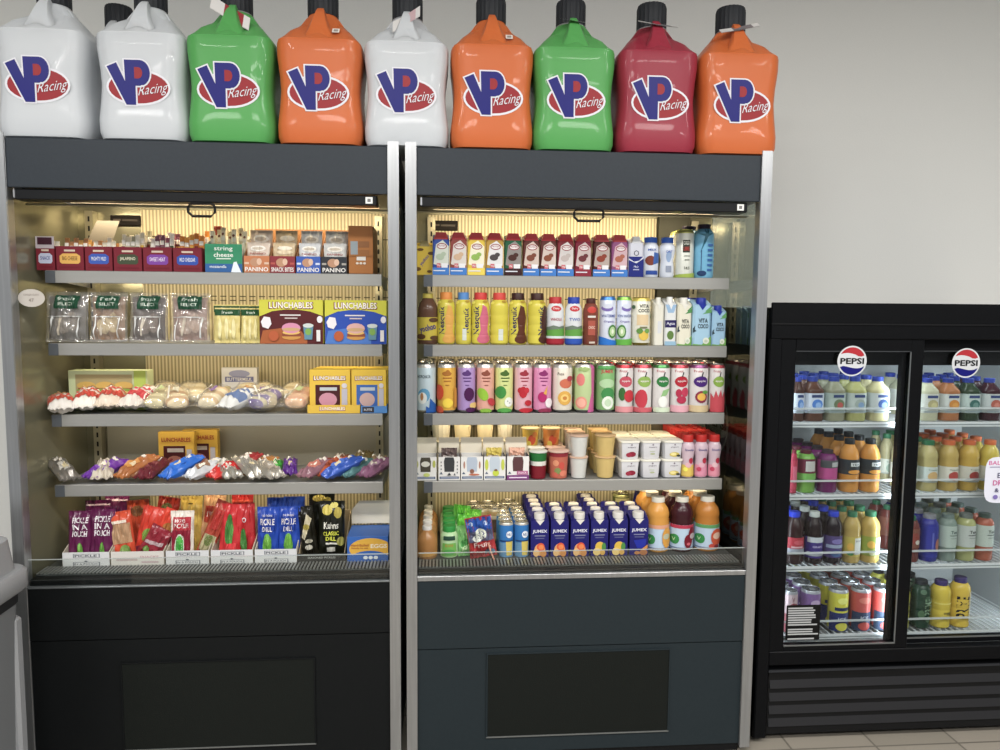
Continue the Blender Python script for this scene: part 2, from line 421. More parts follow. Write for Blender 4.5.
# ---------------------------------------------------------------- materials of the fittings
STEEL = noisy('brushed_steel', '#b9bbbd', '#929496', scale=2.2, r=.33, m=.85, bump=.12, stretch=(60, 60, 1.5))
CHAR = noisy('charcoal_laminate', '#2c3238', '#32383f', scale=90, r=.42, bump=.06, spec=.2)
CHARL = noisy('charcoal_laminate_low', '#21292d', '#262e32', scale=90, r=.5, bump=.06, spec=.15)
DARKL = noisy('black_laminate_low', '#111314', '#151718', scale=90, r=.5, bump=.06, spec=.12)
GRIL = noisy('dark_grille', '#151816', '#191c1a', scale=220, r=.6, bump=.2, spec=.12)
BLK = M('#101215', .35, name='black_metal'); BLKM = M('#0d0e10', .5)
LIP = noisy('grey_shelf_metal', '#a3a39f', '#afaeaa', scale=5, r=.36, m=.55, bump=.05, stretch=(1, 1, 20))
SHELF = M('#8d8f90', .4, .4, name='shelf_metal')
CREAM = M('#d9cfae', .45, .1)
BEIGE = noisy('cream_interior_panel', '#918e76', '#9a9780', scale=3, r=.22, m=.5, bump=.04)
PANE = glassy('cooler_side_glass', tint='#e8eee8', ior=2.9)
ACR = glassy('clear_acrylic', tint='#f4f6f4', ior=1.45)
DOORG = glassy('door_glass', tint='#f2f4f4', ior=1.3)

# ---------------------------------------------------------------- room
def struct(name, mb, **k): o = mb.build(name); o['kind'] = 'structure'; return o
def tiles():
    mt = bpy.data.materials.new('floor_tiles'); mt.use_nodes = True; nt = mt.node_tree; b = nt.nodes['Principled BSDF']
    br = nt.nodes.new('ShaderNodeTexBrick'); br.offset = 0; br.inputs['Color1'].default_value = lin('#8d877c'); br.inputs['Color2'].default_value = lin('#979085'); br.inputs['Mortar'].default_value = lin('#6b665e')
    br.inputs['Scale'].default_value = 1; br.inputs['Mortar Size'].default_value = .004; br.inputs['Brick Width'].default_value = .305; br.inputs['Row Height'].default_value = .305
    tc = nt.nodes.new('ShaderNodeTexCoord'); nt.links.new(tc.outputs['Object'], br.inputs['Vector']); nt.links.new(br.outputs['Color'], b.inputs['Base Color'])
    b.inputs['Roughness'].default_value = .35; return mt
struct('floor', MB().box(-4, 4.5, -4.5, .8, -.1, 0, tiles()))
WALLM = noisy('painted_wall', '#d9dad7', '#dedfdc', scale=160, r=.8, bump=.12)
struct('wall_back', MB().box(-4, 4.5, .8, .9, 0, 3.2, WALLM))
struct('ceiling', MB().box(-4, 4.5, -4.5, .8, 3.2, 3.3, M('#dcdcd8', .9)))

# ---------------------------------------------------------------- open merchandisers
SHZ = (1.635, 1.40, 1.165, .93); DECK = .66; LIPY = .15; BACKY = .47
def perforated():
    """cream ribbed panel"""
    mt = bpy.data.materials.new('ribbed_cream_panel'); mt.use_nodes = True; nt = mt.node_tree; b = nt.nodes['Principled BSDF']
    tc = nt.nodes.new('ShaderNodeTexCoord'); w = nt.nodes.new('ShaderNodeTexWave'); w.bands_direction = 'X'; w.inputs['Scale'].default_value = .314 / .0125
    nt.links.new(tc.outputs['Object'], w.inputs['Vector'])
    mx = nt.nodes.new('ShaderNodeMix'); mx.data_type = 'RGBA'; mx.inputs[6].default_value = lin('#8a7f60'); mx.inputs[7].default_value = lin('#d6cba6')
    nt.links.new(w.outputs['Fac'], mx.inputs[0]); nt.links.new(mx.outputs[2], b.inputs['Base Color']); b.inputs['Roughness'].default_value = .45
    return mt
RIB = perforated()
def area(name, parent, loc, size, sy, power, col, rot=(0, 0, 0)):
    l = bpy.data.lights.new(name, 'AREA'); l.shape = 'RECTANGLE'; l.size = size; l.size_y = sy; l.energy = power; l.color = col
    o = bpy.data.objects.new(name, l); COL.objects.link(o); o.parent = parent; o.location = loc; o.rotation_euler = rot; return o
def cooler(x0, x1, lo, label, lowm, gr, lip, perf, slots, plate, handle, warm, seam, isleft):
    """x0,x1 outer edges; lip = x-range of the shelves"""
    t = thing('open_display_cooler', ((x0 + x1) / 2, 0, 0)); cx = (x0 + x1) / 2
    t['label'] = label; t['category'] = 'display cooler'; t['group'] = 'open display coolers'
    def B(name, mb, par=t): 
        mb.v = [(p[0] - cx, p[1], p[2]) for p in mb.v]; return mb.build(name, par)
    pw = .0345
    for a, b in ((x0, x0 + pw), (x1 - pw, x1)):
        m = MB(); m.box(a, b, -.004, .035, .02, 2.0245, STEEL, ch=.002); m.box(a, b, -.008, -.004, .02, 2.036, STEEL); B('side_post', m)
    # glass / steel side panels
    m = MB()
    if isleft: m.box(x0 + .004, x0 + .02, .035, BACKY, .60, 1.88, BEIGE)
    else: m.box(x0 + .004, x0 + .02, .035, BACKY, .60, 1.88, PANE)
    B('side_panel', m)
    m = MB(); m.box(x1 - .02, x1 - .008, .035, BACKY, .60, 1.88, PANE); B('side_panel', m)
    for a, b in ((x0 + .002, x0 + .022), (x1 - .022, x1 - .002)):
        m = MB(); m.box(a, b, .035, .042, .6, 1.88, BLKM); B('edge_gasket', m)
    # cabinet body
    m = MB(); m.box(x0 + .004, x1 - .004, .035, .76, .03, .60, BLK, ch=.004); m.box(x0 + .004, x1 - .004, BACKY + .035, .76, .60, 1.88, BLK)
    m.box(x0 + .004, x1 - .004, .02, .76, 1.885, 2.025, BLK); B('cabinet_body', m)
    i0, i1 = x0 + pw, x1 - pw
    m = MB(); m.box(i0, i1, .0, .02, 1.876, 2.022, CHAR, ch=.002); B('header_panel', m)
    m = MB(); m.box(i0 + .01, i1 - .035, .012, .075, 1.842, 1.874, BLK, ch=.003); m.box(i0 + .012, i0 + .017, .008, .012, 1.846, 1.87, STEEL)
    cv = B('night_curtain_housing', m)
    m = MB(); m.box(i1 - .07, i1 - .048, .0105, .0118, 1.848, 1.868, '#e8e8e4'); m.box(i1 - .064, i1 - .054, .010, .0106, 1.853, 1.863, '#777777'); B('spec_sticker', m, cv)
    hx0, hx1, hz = handle
    m = MB(); rr = .012
    pts = [(hx0 + rr, .0, hz + .038), (hx1 - rr, 0, hz + .038), (hx1 - .003, 0, hz + .035), (hx1, 0, hz + .027), (hx1, 0, hz + rr), (hx1 - rr, 0, hz), (hx0 + rr, 0, hz), (hx0, 0, hz + rr), (hx0, 0, hz + .027), (hx0 + .003, 0, hz + .035), (hx0 + rr, 0, hz + .038)]
    m.tube([(p[0], p[1] + .01, p[2]) for p in pts], .0043, M('#0c0c0c', .5)); B('pull_handle', m, cv)
    # interior
    m = MB(); m.box(x0 + .02, x1 - .02, BACKY, BACKY + .03, .6, 1.885, BEIGE)
    B('back_panel', m)
    m = MB(); m.box(perf[0], perf[1], BACKY - .012, BACKY - .001, .66, 1.87, RIB)
    sm = M('#4a4333', .7)
    for zc in slots:
        n = int((perf[1] - perf[0] - .04) / .035)
        for i in range(n): xx = perf[0] + .03 + i * .035; m.box(xx, xx + .022, BACKY - .0135, BACKY - .0115, zc - .0018, zc + .0018, sm)
    B('ribbed_back_panel', m)
    for xu in (x0 + .075, x1 - .10):
        m = MB(); m.box(xu - .014, xu + .014, BACKY - .04, BACKY - .001, .64, 1.86, M('#a59f86', .35, .5))
        for k in range(34): z = .70 + k * .034; m.box(xu - .003, xu + .003, BACKY - .0412, BACKY - .0398, z, z + .018, BLKM)
        B('shelf_upright', m)
    if plate:
        m = MB(); m.box(plate[0], plate[1], BACKY - .018, BACKY - .0125, 1.812, 1.849, M('#181311', .7), ch=.002)
        deco(m, [('r', -.8, .45, -.3, .65, '#4a4038'), ('r', -.2, .4, .8, .62, '#3c332c')], plate[1] - plate[0], .031, lambda u, v, o: ((plate[0] + plate[1]) / 2 + u, BACKY - .018 - o, 1.815 + v)); B('rating_plate', m)
    m = MB(); m.tube([(i0, .10, 1.838), (i1, .10, 1.838)], .003, M('#8d8873', .4, .6)); B('curtain_rod', m)
    if not isleft:
        m = MB(); m.box(.825, .945, BACKY - .035, BACKY - .001, 1.44, 1.875, M('#3a3a30', .5, .3)); B('dark_back_plate', m)  # dark olive plate over the right end of the back panel
    else:
        m = MB(); m.box(x0 + .1, x1 - .05, BACKY - .016, BACKY - .012, .90, 1.145, M('#a09d8e', .35, .4)); B('steel_back_plate', m)
    # canopy led lamp
    m = MB(); m.box(i0 + .05, i1 - .05, .25, .29, 1.868, 1.882, M('#efe9d8', .4)); B('canopy_lamp', m)
    area('cooler_lamp', t, (0, .27, 1.862), i1 - i0 - .1, .05, warm[0], (1, .82, .55), (math.radians(38), 0, 0))
    for k, z in enumerate(SHZ):
        m = MB(); m.box(lip[0] + .002, lip[1] - .002, LIPY + .004, BACKY - .02, z - .012, z - .002, SHELF)
        for s in (lip[0] + .004, lip[1] - .01): m.loft([[(s, LIPY + .01, z - .03), (s + .005, LIPY + .01, z - .03), (s + .005, BACKY - .03, z - .05), (s, BACKY - .03, z - .05)], [(s, LIPY + .01, z - .01), (s + .005, LIPY + .01, z - .01), (s + .005, BACKY - .03, z - .01), (s, BACKY - .03, z - .01)]], SHELF, sm=False)
        sh = B('shelf', m)
        m = MB(); m.box(lip[0], lip[1], LIPY - .004, LIPY + .004, z - .040, z, LIP, ch=.0015); m.box(lip[0], lip[0] + .03, LIPY - .0065, LIPY - .004, z - .040, z - .001, M('#5d6268', .4, .4)); B('price_rail', m, sh)
        if warm[k + 1]:
            area('cooler_lamp', t, ((lip[0] + lip[1]) / 2 - cx, .27, z - .022), lip[1] - lip[0] - .06, .03, warm[k + 1], (1, .83, .56), (math.radians(42), 0, 0))
            m = MB(); m.box(lip[0] + .02, lip[1] - .02, .255, .285, z - .02, z - .012, M('#efe9d8', .4)); B('shelf_lamp', m, sh)
    # deck with air grille, guard and sill
    m = MB(); m.box(i0, i1, .05, BACKY, DECK - .02, DECK, M('#4c4f50', .4, .3), ch=.002)
    B('deck', m)
    m = MB(); n = int((i1 - i0) / .0115)
    m.box(i0 + .002, i1 - .002, .050, .115, DECK, DECK + .001, BLKM)
    for i in range(n): xx = i0 + .004 + i * .0115; m.box(xx, xx + .0055, .048, .116, DECK + .001, DECK + .0045, M('#a3a5a4', .35, .5))
    B('air_grille', m)
    m = MB(); m.box(i0, i1, .012, .05, .60, DECK - .004, M('#0e1012', .5), ch=.003); B('black_bumper', m)
    m = MB(); m.box(i0, i1, -.004, .02, .632, .648 if not isleft else .637, STEEL if not isleft else M('#6f7476', .35, .5), ch=.001); B('sill_trim', m)
    m = MB(); m.box(i0 + .004, i1 - .004, .006, .010, .640, .724, ACR); m.box(i0 + .004, i1 - .004, .0055, .0105, .7225, .7245, glassy('acrylic_edge', ior=1.5, base=.45, basecol='#c8d0cf')); B('front_guard', m)
    m = MB(); m.box(i0, i1, .0, .035, seam, .632, lowm, ch=.0015); B('lower_panel', m)
    m = MB(); gx0, gx1, gz0, gz1 = gr
    m.box(i0, i1, .003, .034, .03, seam - .003, lowm)
    B('access_panel', m)
    m = MB(); m.box(gx0, gx1, -.0005, .003, gz0, gz1, GRIL)
    for a, b, c, d in ((gx0 - .004, gx0, gz0, gz1), (gx1, gx1 + .004, gz0, gz1), (gx0 - .004, gx1 + .004, gz1, gz1 + .004)): m.box(a, b, -.003, .003, c, d, lowm)
    m.box(gx0 - .004, gx1 + .004, -.003, .003, gz0 - .004, gz0, M('#7a7d7c', .4, .5)); B('intake_grille', m)
    m = MB(); m.box(i0, i1, .01, .7, 0, .03, BLKM); B('kick_base', m)
    return t
CL = cooler(-1.335, -.133, 0, 'open display cooler of packed snacks, meats and pickles, with black lower panel', DARKL, (-1.022, -.416, .088, .378), (-1.275, -.199), (-1.09, -.17), (1.775, 1.56, 1.545), (-1.195, -1.089), (-.777, -.697, 1.80), (6, 3.0, 1.9, 1.5, 2.0), .46, True)
CR = cooler(-.113, 1.0626, 0, 'open display cooler of drinks and cups, with dark blue-grey lower panel', CHARL, (.155, .773, .088, .375), (-.06, .993), (-.05, .82), (1.775, 1.56), (-.045, .06), (.423, .517, 1.806), (6.5, 3.0, 2.0, 1.9, 2.4), .398, False)
# round tag on the left cooler
m = MB(); c0 = X(30, 298, .02); m.v = []; 
m.lathe([(.001, -.0008), (.038, -.0008), (.038, .0008), (.001, .0008)], M('#b8b2aa', .4), 24)
m.v = [(c0 + a * 1.05, .028 + c, Z(30, 298, .02) + b * .72) for a, b, c in m.v]
deco(m, [('t', 'COOLER CLEAN', 0, .68, .10, '#8a7f78', 1.2), ('t', '47', 0, .38, .2, '#8a7f78')], .076, .055, lambda u, v, o: (c0 + u, .027 - o, Z(30, 298, .02) - .0275 + v))
m.v = [(p[0] - (-1.335 - .133) / 2, p[1], p[2]) for p in m.v]
m.build('round_tag', CL)

# ---------------------------------------------------------------- black sliding-door fridge
FX0, FX1, FY = 1.098, 2.30, .05
def fridge():
    t = thing('sliding_door_fridge', (FX0, FY, 0)); t['label'] = 'black two-door glass drinks fridge with louvred base against the wall'; t['category'] = 'fridge'
    def B(n, mb, par=t, **k): mb.v = [(p[0] - FX0, p[1] - FY, p[2]) for p in mb.v]; return mb.build(n, par, **k)
    K = noisy('black_fridge_paint', '#07080a', '#0a0b0e', scale=60, r=.45, bump=.08, spec=.12)
    m = MB(); m.box(FX0, FX0 + .03, FY, .75, .02, 1.535, K, ch=.004); m.box(FX1 - .03, FX1, FY, .75, .02, 1.535, K, ch=.004)
    m.box(FX0 + .03, FX1 - .03, .70, .75, .02, 1.535, K); m.box(FX0 + .03, FX1 - .03, FY, .70, 1.45, 1.535, K, ch=.003); m.box(FX0 + .03, FX1 - .03, FY + .02, .70, .02, .30, K); B('cabinet', m)
    m = MB(); m.box(FX0 + .05, FX1 - .05, FY + .085, FY + .10, 1.335, 1.43, BLKM); B('inner_dark_strip', m)  # black strip added to darken the upper interior, hides the pale liner
    m = MB(); W = M('#b4b9bb', .4)
    m.box(FX0 + .03, FX0 + .045, FY + .10, .70, .30, 1.45, W); m.box(FX1 - .045, FX1 - .03, FY + .10, .70, .30, 1.45, W); m.box(FX0 + .045, FX1 - .045, .66, .70, .30, 1.45, W)
    m.box(FX0 + .045, FX1 - .045, FY + .10, .66, 1.43, 1.45, W); m.box(FX0 + .045, FX1 - .045, FY + .10, .66, .30, .318, W); B('white_liner', m)
    m = MB(); m.box(FX0 + .004, FX1 - .004, FY - .010, FY, 1.43, 1.552, K, ch=.003); m.box(FX0 + .004, FX1 - .004, FY - .014, FY - .01, 1.478, 1.483, BLKM); B('header', m)
    # frame: left stile and bottom rail
    m = MB(); m.box(FX0, FX0 + .045, FY - .012, FY + .03, .02, 1.43, K, ch=.004); m.box(FX0 + .045, FX1, FY - .008, FY + .03, .285, .335, K, ch=.003); m.box(FX0 + .045, FX1, FY - .012, FY - .008, .262, .27, M('#2a2c30', .4)); B('door_frame', m)
    # doors
    def door(a, b, y, z0, z1, sl, sr, lab):
        m = MB(); m.box(a, a + sl, y, y + .025, z0, z1, K, ch=.002); m.box(b - sr, b, y, y + .025, z0, z1, K, ch=.002)
        m.box(a + sl, b - sr, y, y + .025, z1 - .04, z1, K); m.box(a + sl, b - sr, y, y + .025, z0, z0 + .02, K)
        d = B('sliding_door', m)
        m = MB(); m.box(a + sl, b - sr, y + .010, y + .014, z0 + .02, z1 - .04, DOORG); B('glass_pane', m, d) if 0 else None
        g = m; g.v = [(p[0] - FX0, p[1] - FY, p[2]) for p in g.v]; g.build('glass_pane', d)
        m = MB(); S = M('#7f8384', .3, .7)
        m.box(a + sl, b - sr, y - .001, y + .002, z0 + .017, z0 + .022, S); m.box(b - sr - .004, b - sr, y - .001, y + .002, z0 + .02, z1 - .04, S); m.box(a + sl, b - sr, y - .001, y + .002, z1 - .043, z1 - .040, M('#3a3d40', .4))
        m.v = [(p[0] - FX0, p[1] - FY, p[2]) for p in m.v]; m.build('door_trim', d)
        return d
    xm = X(924, 345, .05)
    d1 = door(FX0 + .045, xm, FY - .004, .335, 1.43, X(796, 345, .05) - FX0 - .045, .046, 0)
    d2 = door(xm - .055, FX1 - .01, FY + .030, .335, 1.43, .055, .05, 1)
    # louvres
    m = MB(); m.box(FX0 + .05, FX1 - .02, FY + .0, FY + .02, .03, .262, BLKM)
    for k in range(4):
        z = .200 - k * .047
        zt = z + .038
        m.loft([[(FX0 + .055, FY - .006, z), (FX1 - .02, FY - .006, z), (FX1 - .02, FY + .012, z), (FX0 + .055, FY + .012, z)], [(FX0 + .055, FY + .002, zt), (FX1 - .02, FY + .002, zt), (FX1 - .02, FY + .012, zt), (FX0 + .055, FY + .012, zt)]], M('#1b1c20', .4, spec=.5), sm=False)
    m.box(FX0 + .05, FX1 - .02, FY - .004, FY + .01, .246, .264, M('#0c0d0f', .5)); B('louvred_grille', m)
    for a in (FX0 + .03, FX1 - .06):
        for y in (FY + .04, .68): m = MB(); m.lathe([(.018, 0), (.018, .006), (.008, .008), (.008, .022)], BLKM, 12, cx=a, cy=y); B('levelling_foot', m)
    for z in (1.13, .868, .603, .346):
        m = MB(); wm = M('#cfd5d8', .35)
        m.box(FX0 + .05, FX1 - .05, FY + .095, FY + .102, z - .018, z - .001, M('#d6dcdf', .3, .0)); m.box(FX0 + .05, FX1 - .05, FY + .094, FY + .0955, z - .012, z - .008, M('#8c9498', .4))
        n = 46
        for i in range(n): xx = FX0 + .06 + i * (FX1 - FX0 - .12) / (n - 1); m.box(xx - .0018, xx + .0018, FY + .10, .65, z - .006, z - .002, wm)
        m.box(FX0 + .05, FX1 - .05, .64, .65, z - .012, z - .002, wm)
        sh = B('wire_shelf', m)
        m = MB()
        m.box(FX0 + .06, FX1 - .06, FY + .098, FY + .102, z + .045, z + .052, glassy('clear_bin_plastic', ior=1.5, base=.5, basecol='#dfe6e8'))
        m.v = [(p[0] - FX0, p[1] - FY, p[2]) for p in m.v]; m.build('clear_front_bar', sh)
    m = MB(); m.box(xm - .04, xm - .012, FY + .058, FY + .075, .32, 1.43, BLKM); B('lamp_mullion', m)
    for xx, w in ((FX0 + .055, 2.0), (xm - .026, 1.3), (FX1 - .06, 1.8)):
        area('fridge_lamp', t, (xx - FX0 + .0, .085, .87), .03, 1.05, 2.4 * w, (.86, .95, 1), (PI / 2, 0, 0))
    area('fridge_lamp', t, ((FX1 - FX0) / 2, .10, 1.425), 1.1, .03, 5, (.86, .95, 1), (math.radians(25), 0, 0))
    # side logo seen through the open cooler's glass
    m = MB(); pepsi(m, .12, lambda u, v, o: (FX0 - .0005 - o, .49 - u, 1.08 + v)); B('side_logo', m)
    # door stickers
    for px, py, r, d in ((852, 361, .052, d1), (966, 363, .052, d2)):
        y = FY - .0065 if d is d1 else FY + .0275
        x, z = X(px, py, y), Z(px, py, y); m = MB(); pepsi(m, r, lambda u, v, o: (x + u, y - o, z + v))
        m.v = [(p[0] - FX0, p[1] - FY, p[2]) for p in m.v]; m.build('round_logo_sticker', d)
    m = MB(); y = FY + .005; xa, xb = X(786, 620, y), X(820, 620, y); za, zb = Z(800, 640, y), Z(800, 605, y)
    its = [('r', -1, 0, 1, 1, '#0b0b0c')]; rnd = random.Random(3)
    for i in range(14):
        if i in (8, 12): continue
        v = .91 - i * .066; its.append(('r', -.9, v - .02, rnd.uniform(.45, .88), v + .02, '#a9acad'))
    deco(m, its, xb - xa, zb - za, lambda u, v, o: ((xa + xb) / 2 + u, y - o, za + v)); m.v = [(p[0] - FX0, p[1] - FY, p[2]) for p in m.v]; m.build('notice_sticker', d1)
    m = MB(); y = FY + .038; xa = X(985, 475, y); w = .155; za, zb = Z(985, 503, y), Z(985, 457, y); hh = zb - za
    P = []
    for i in range(40):
        a = 2 * PI * i / 40; q = 5; k = (abs(math.cos(a)) ** q + abs(math.sin(a)) ** q) ** (-1 / q); P.append((k * math.cos(a), .5 + .5 * k * math.sin(a)))
    pk = '#c8408c'; dk = '#3b3560'
    deco(m, [('p', P, '#d6d8e6'), ('t', 'BALANCE', -.12, .87, .09, pk, 1.45), ('r', -.8, .77, .6, .79, '#8a86a8'), ('t', 'WHAT YOU', .1, .72, .05, dk, .8), ('t', 'EAT', -.1, .60, .11, dk, .6), ('t', 'DRINK', -.1, .44, .11, pk, 1.0), ('t', '& DO', -.1, .28, .09, dk, .8), ('t', 'GOODS', -.1, .13, .09, '#7a6ab0', 1.3)][:-1] + [('e', -.45, .13, .12, .05, '#7a6ab0'), ('e', -.1, .13, .12, .05, '#7a6ab0'), ('e', .25, .13, .12, .05, '#7a6ab0')], w, hh, lambda u, v, o: (xa + w / 2 + u, y - o, za + v))
    m.v = [(p[0] - FX0, p[1] - FY, p[2]) for p in m.v]; m.build('balance_sticker', d2)
    return t
def pepsi(m, r, surf):
    R, Wt, Bl = '#b0202c', '#c9ccd0', '#101270'; its = [('e', 0, .5, 1, .5, Wt)]
    def arc(a0, a1, k=.9, n=12): return [(k * math.cos(a0 + (a1 - a0) * i / n), .5 + .5 * k * math.sin(a0 + (a1 - a0) * i / n)) for i in range(n + 1)]
    top = arc(.42, PI - .52); wave = [(-.78 + 1.6 * i / 8, .5 + .5 * (.44 + .09 * math.sin(i / 8 * PI * 1.6 + .2) * 1) - (.03 if i > 5 else 0)) for i in range(1, 8)]
    its.append(('p', top + wave, R))
    bot = arc(PI + .45, 2 * PI - .38); wave2 = [(.8 - 1.6 * i / 8, .5 - .5 * (.40 + .08 * math.sin(i / 8 * PI * 1.6))) for i in range(1, 8)]
    its.append(('p', bot + wave2, Bl))
    its.append(('t', 'PEPSI', 0, .5, .20, '#0b0b10', 1.62, 0, .06))
    deco(m, its, 2 * r, 2 * r, lambda u, v, o: surf(u, v - r, o), eps=.0004)
FR = fridge()

# ---------------------------------------------------------------- grey waste bin at the left edge
t = thing('waste_bin', (-1.445, -.38, -.0)); put(t, -1.445, -.38, -.0, 'grey plastic waste bin with tapered hood standing beside the snack cooler', 'bin')
G1 = noisy('grey_bin_plastic', '#8e9093', '#96989b', scale=200, r=.55, bump=.1); G2 = M('#74777a', .55)
def rr(w, d, z, r=.05, n=5):
    P = []
    for sx, sy, a0 in ((1, 1, 0), (-1, 1, PI / 2), (-1, -1, PI), (1, -1, 1.5 * PI)):
        for i in range(n): a = a0 + PI / 2 * i / (n - 1); P.append((sx * (w / 2 - r) + r * math.cos(a), sy * (d / 2 - r) + r * math.sin(a), z))
    return P
m = MB(); m.loft([rr(.40, .40, .02), rr(.44, .44, .69)], G2); m.loft([rr(.43, .43, .66, .05), rr(.445, .445, .665, .05), rr(.45, .45, .70, .05)], M('#2a2b2d', .5)); m.build('bin_body', t)
for s in (-1, 1):
    for q in (-1, 1): m = MB(); m.box(s * .205 - .015, s * .205 + .015, q * .19 - .02, q * .19 + .02, .0, .62, G1, ch=.008); m.build('corner_rib', t)
m = MB(); m.loft([rr(.47, .47, .70), rr(.485, .485, .71), rr(.485, .485, .755), rr(.47, .47, .765)], G1); m.build('bin_rim', t)
m = MB(); m.loft([rr(.44, .44, .765), rr(.42, .42, .855), rr(.38, .38, .868, .04)], G1); m.build('bin_hood', t)

# ---------------------------------------------------------------- lights of the shop
def ceil(x, y, sx, sy, p, col=(1, .975, .94)):
    l = bpy.data.lights.new('ceiling_lamp', 'AREA'); l.shape = 'RECTANGLE'; l.size = sx; l.size_y = sy; l.energy = p; l.color = col
    o = bpy.data.objects.new('ceiling_lamp', l); COL.objects.link(o); o.location = (x, y, 3.17)
for y in (-2.2, -3.9):
    for x in (-2.2, -.4, 1.4, 3.2): ceil(x, y, 1.2, .3, 66)
w = bpy.data.worlds.new('shop'); SC.world = w; w.use_nodes = True
w.node_tree.nodes['Background'].inputs[0].default_value = (.93, .96, 1, 1); w.node_tree.nodes['Background'].inputs[1].default_value = .42
SC.view_settings.view_transform = 'Standard'; SC.view_settings.look = 'None'; SC.view_settings.gamma = 1; SC.view_settings.use_curve_mapping = False; SC.view_settings.exposure = -0.28
# ---------------------------------------------------------------- fuel jugs on top of the coolers
def logo(mb, cx, cz, y):
    s = .094                                     # u,v in units of the oval's half width
    S = lambda u, v, o: (cx + u, y - o, cz + v)
    def P(pts, c, L): deco(mb, [('p', pts, c)], 2 * s, 2 * s, lambda u, v, o: S(u, v, o), eps=.0003, e0=L)
    def grow(pts, d):
        n = len(pts); A = sum(pts[i][0] * pts[(i + 1) % n][1] - pts[(i + 1) % n][0] * pts[i][1] for i in range(n)); sg = 1 if A > 0 else -1; out = []
        for i in range(n):
            p0, p1, p2 = Vector(pts[i - 1]), Vector(pts[i]), Vector(pts[(i + 1) % n]); a = (p1 - p0).normalized(); b = (p2 - p1).normalized()
            na, nb = Vector((a.y, -a.x)) * sg, Vector((b.y, -b.x)) * sg; h = (na + nb); h = h / max(.5, h.length_squared) * 2 if h.length > .2 else na
            q = p1 + h * d; out.append((q.x, q.y))
        return out
    W, R, B = '#dcdce4', '#96101e', '#0c0e74'
    conv = lambda L: [((x - 255) / 107, -(y - 335) / 107 / 2 + 0) for x, y in L]   # v is over full height 2s -> halve
    deco(mb, [('e', 0, 0, 1.0, .285, W), ('e', 0, 0, .93, .25, R)], 2 * s, 2 * s, S, eps=.0003)
    V = [(152, 268), (184, 254), (228, 352), (240, 394), (214, 394)]; V2 = [(210, 244), (246, 244), (246, 394), (214, 394)]
    bowl = [(243, 244)] + [(262 + 33 * math.cos(a), 287 - 43 * math.sin(a)) for a in [PI / 2 - PI * i / 10 for i in range(11)]] + [(243, 330)]
    g = lambda L, d: [((x), (y)) for x, y in grow(L, d)]
    P(conv(g(V, 5)), W, 4); P(conv(g(V2, 5)), W, 5); P(conv(g(bowl, 5)), W, 6)
    P(conv(V), B, 7); P(conv(V2), B, 8); P(conv(bowl), B, 9)
    hole = [(243, 268)] + [(256 + 14 * math.cos(a), 287 - 19 * math.sin(a)) for a in [PI / 2 - PI * i / 6 for i in range(7)]] + [(243, 306)]
    P(conv(hole), R, 10)
    deco(mb, [('t', 'Racing', .46, -.04, .20, W, .98, .16, -.012, .6)], 2 * s, 2 * s, S, eps=.0003, e0=10)
SECT = [(.110, 0), (.120, .004), (.127, .025), (.128, .06), (.121, .12), (.1175, .165), (.120, .21), (.127, .27), (.1275, .306), (.1235, .316), (.112, .332), (.096, .352), (.083, .37), (.070, .388), (.054, .410), (.046, .418), (.044, .44)]
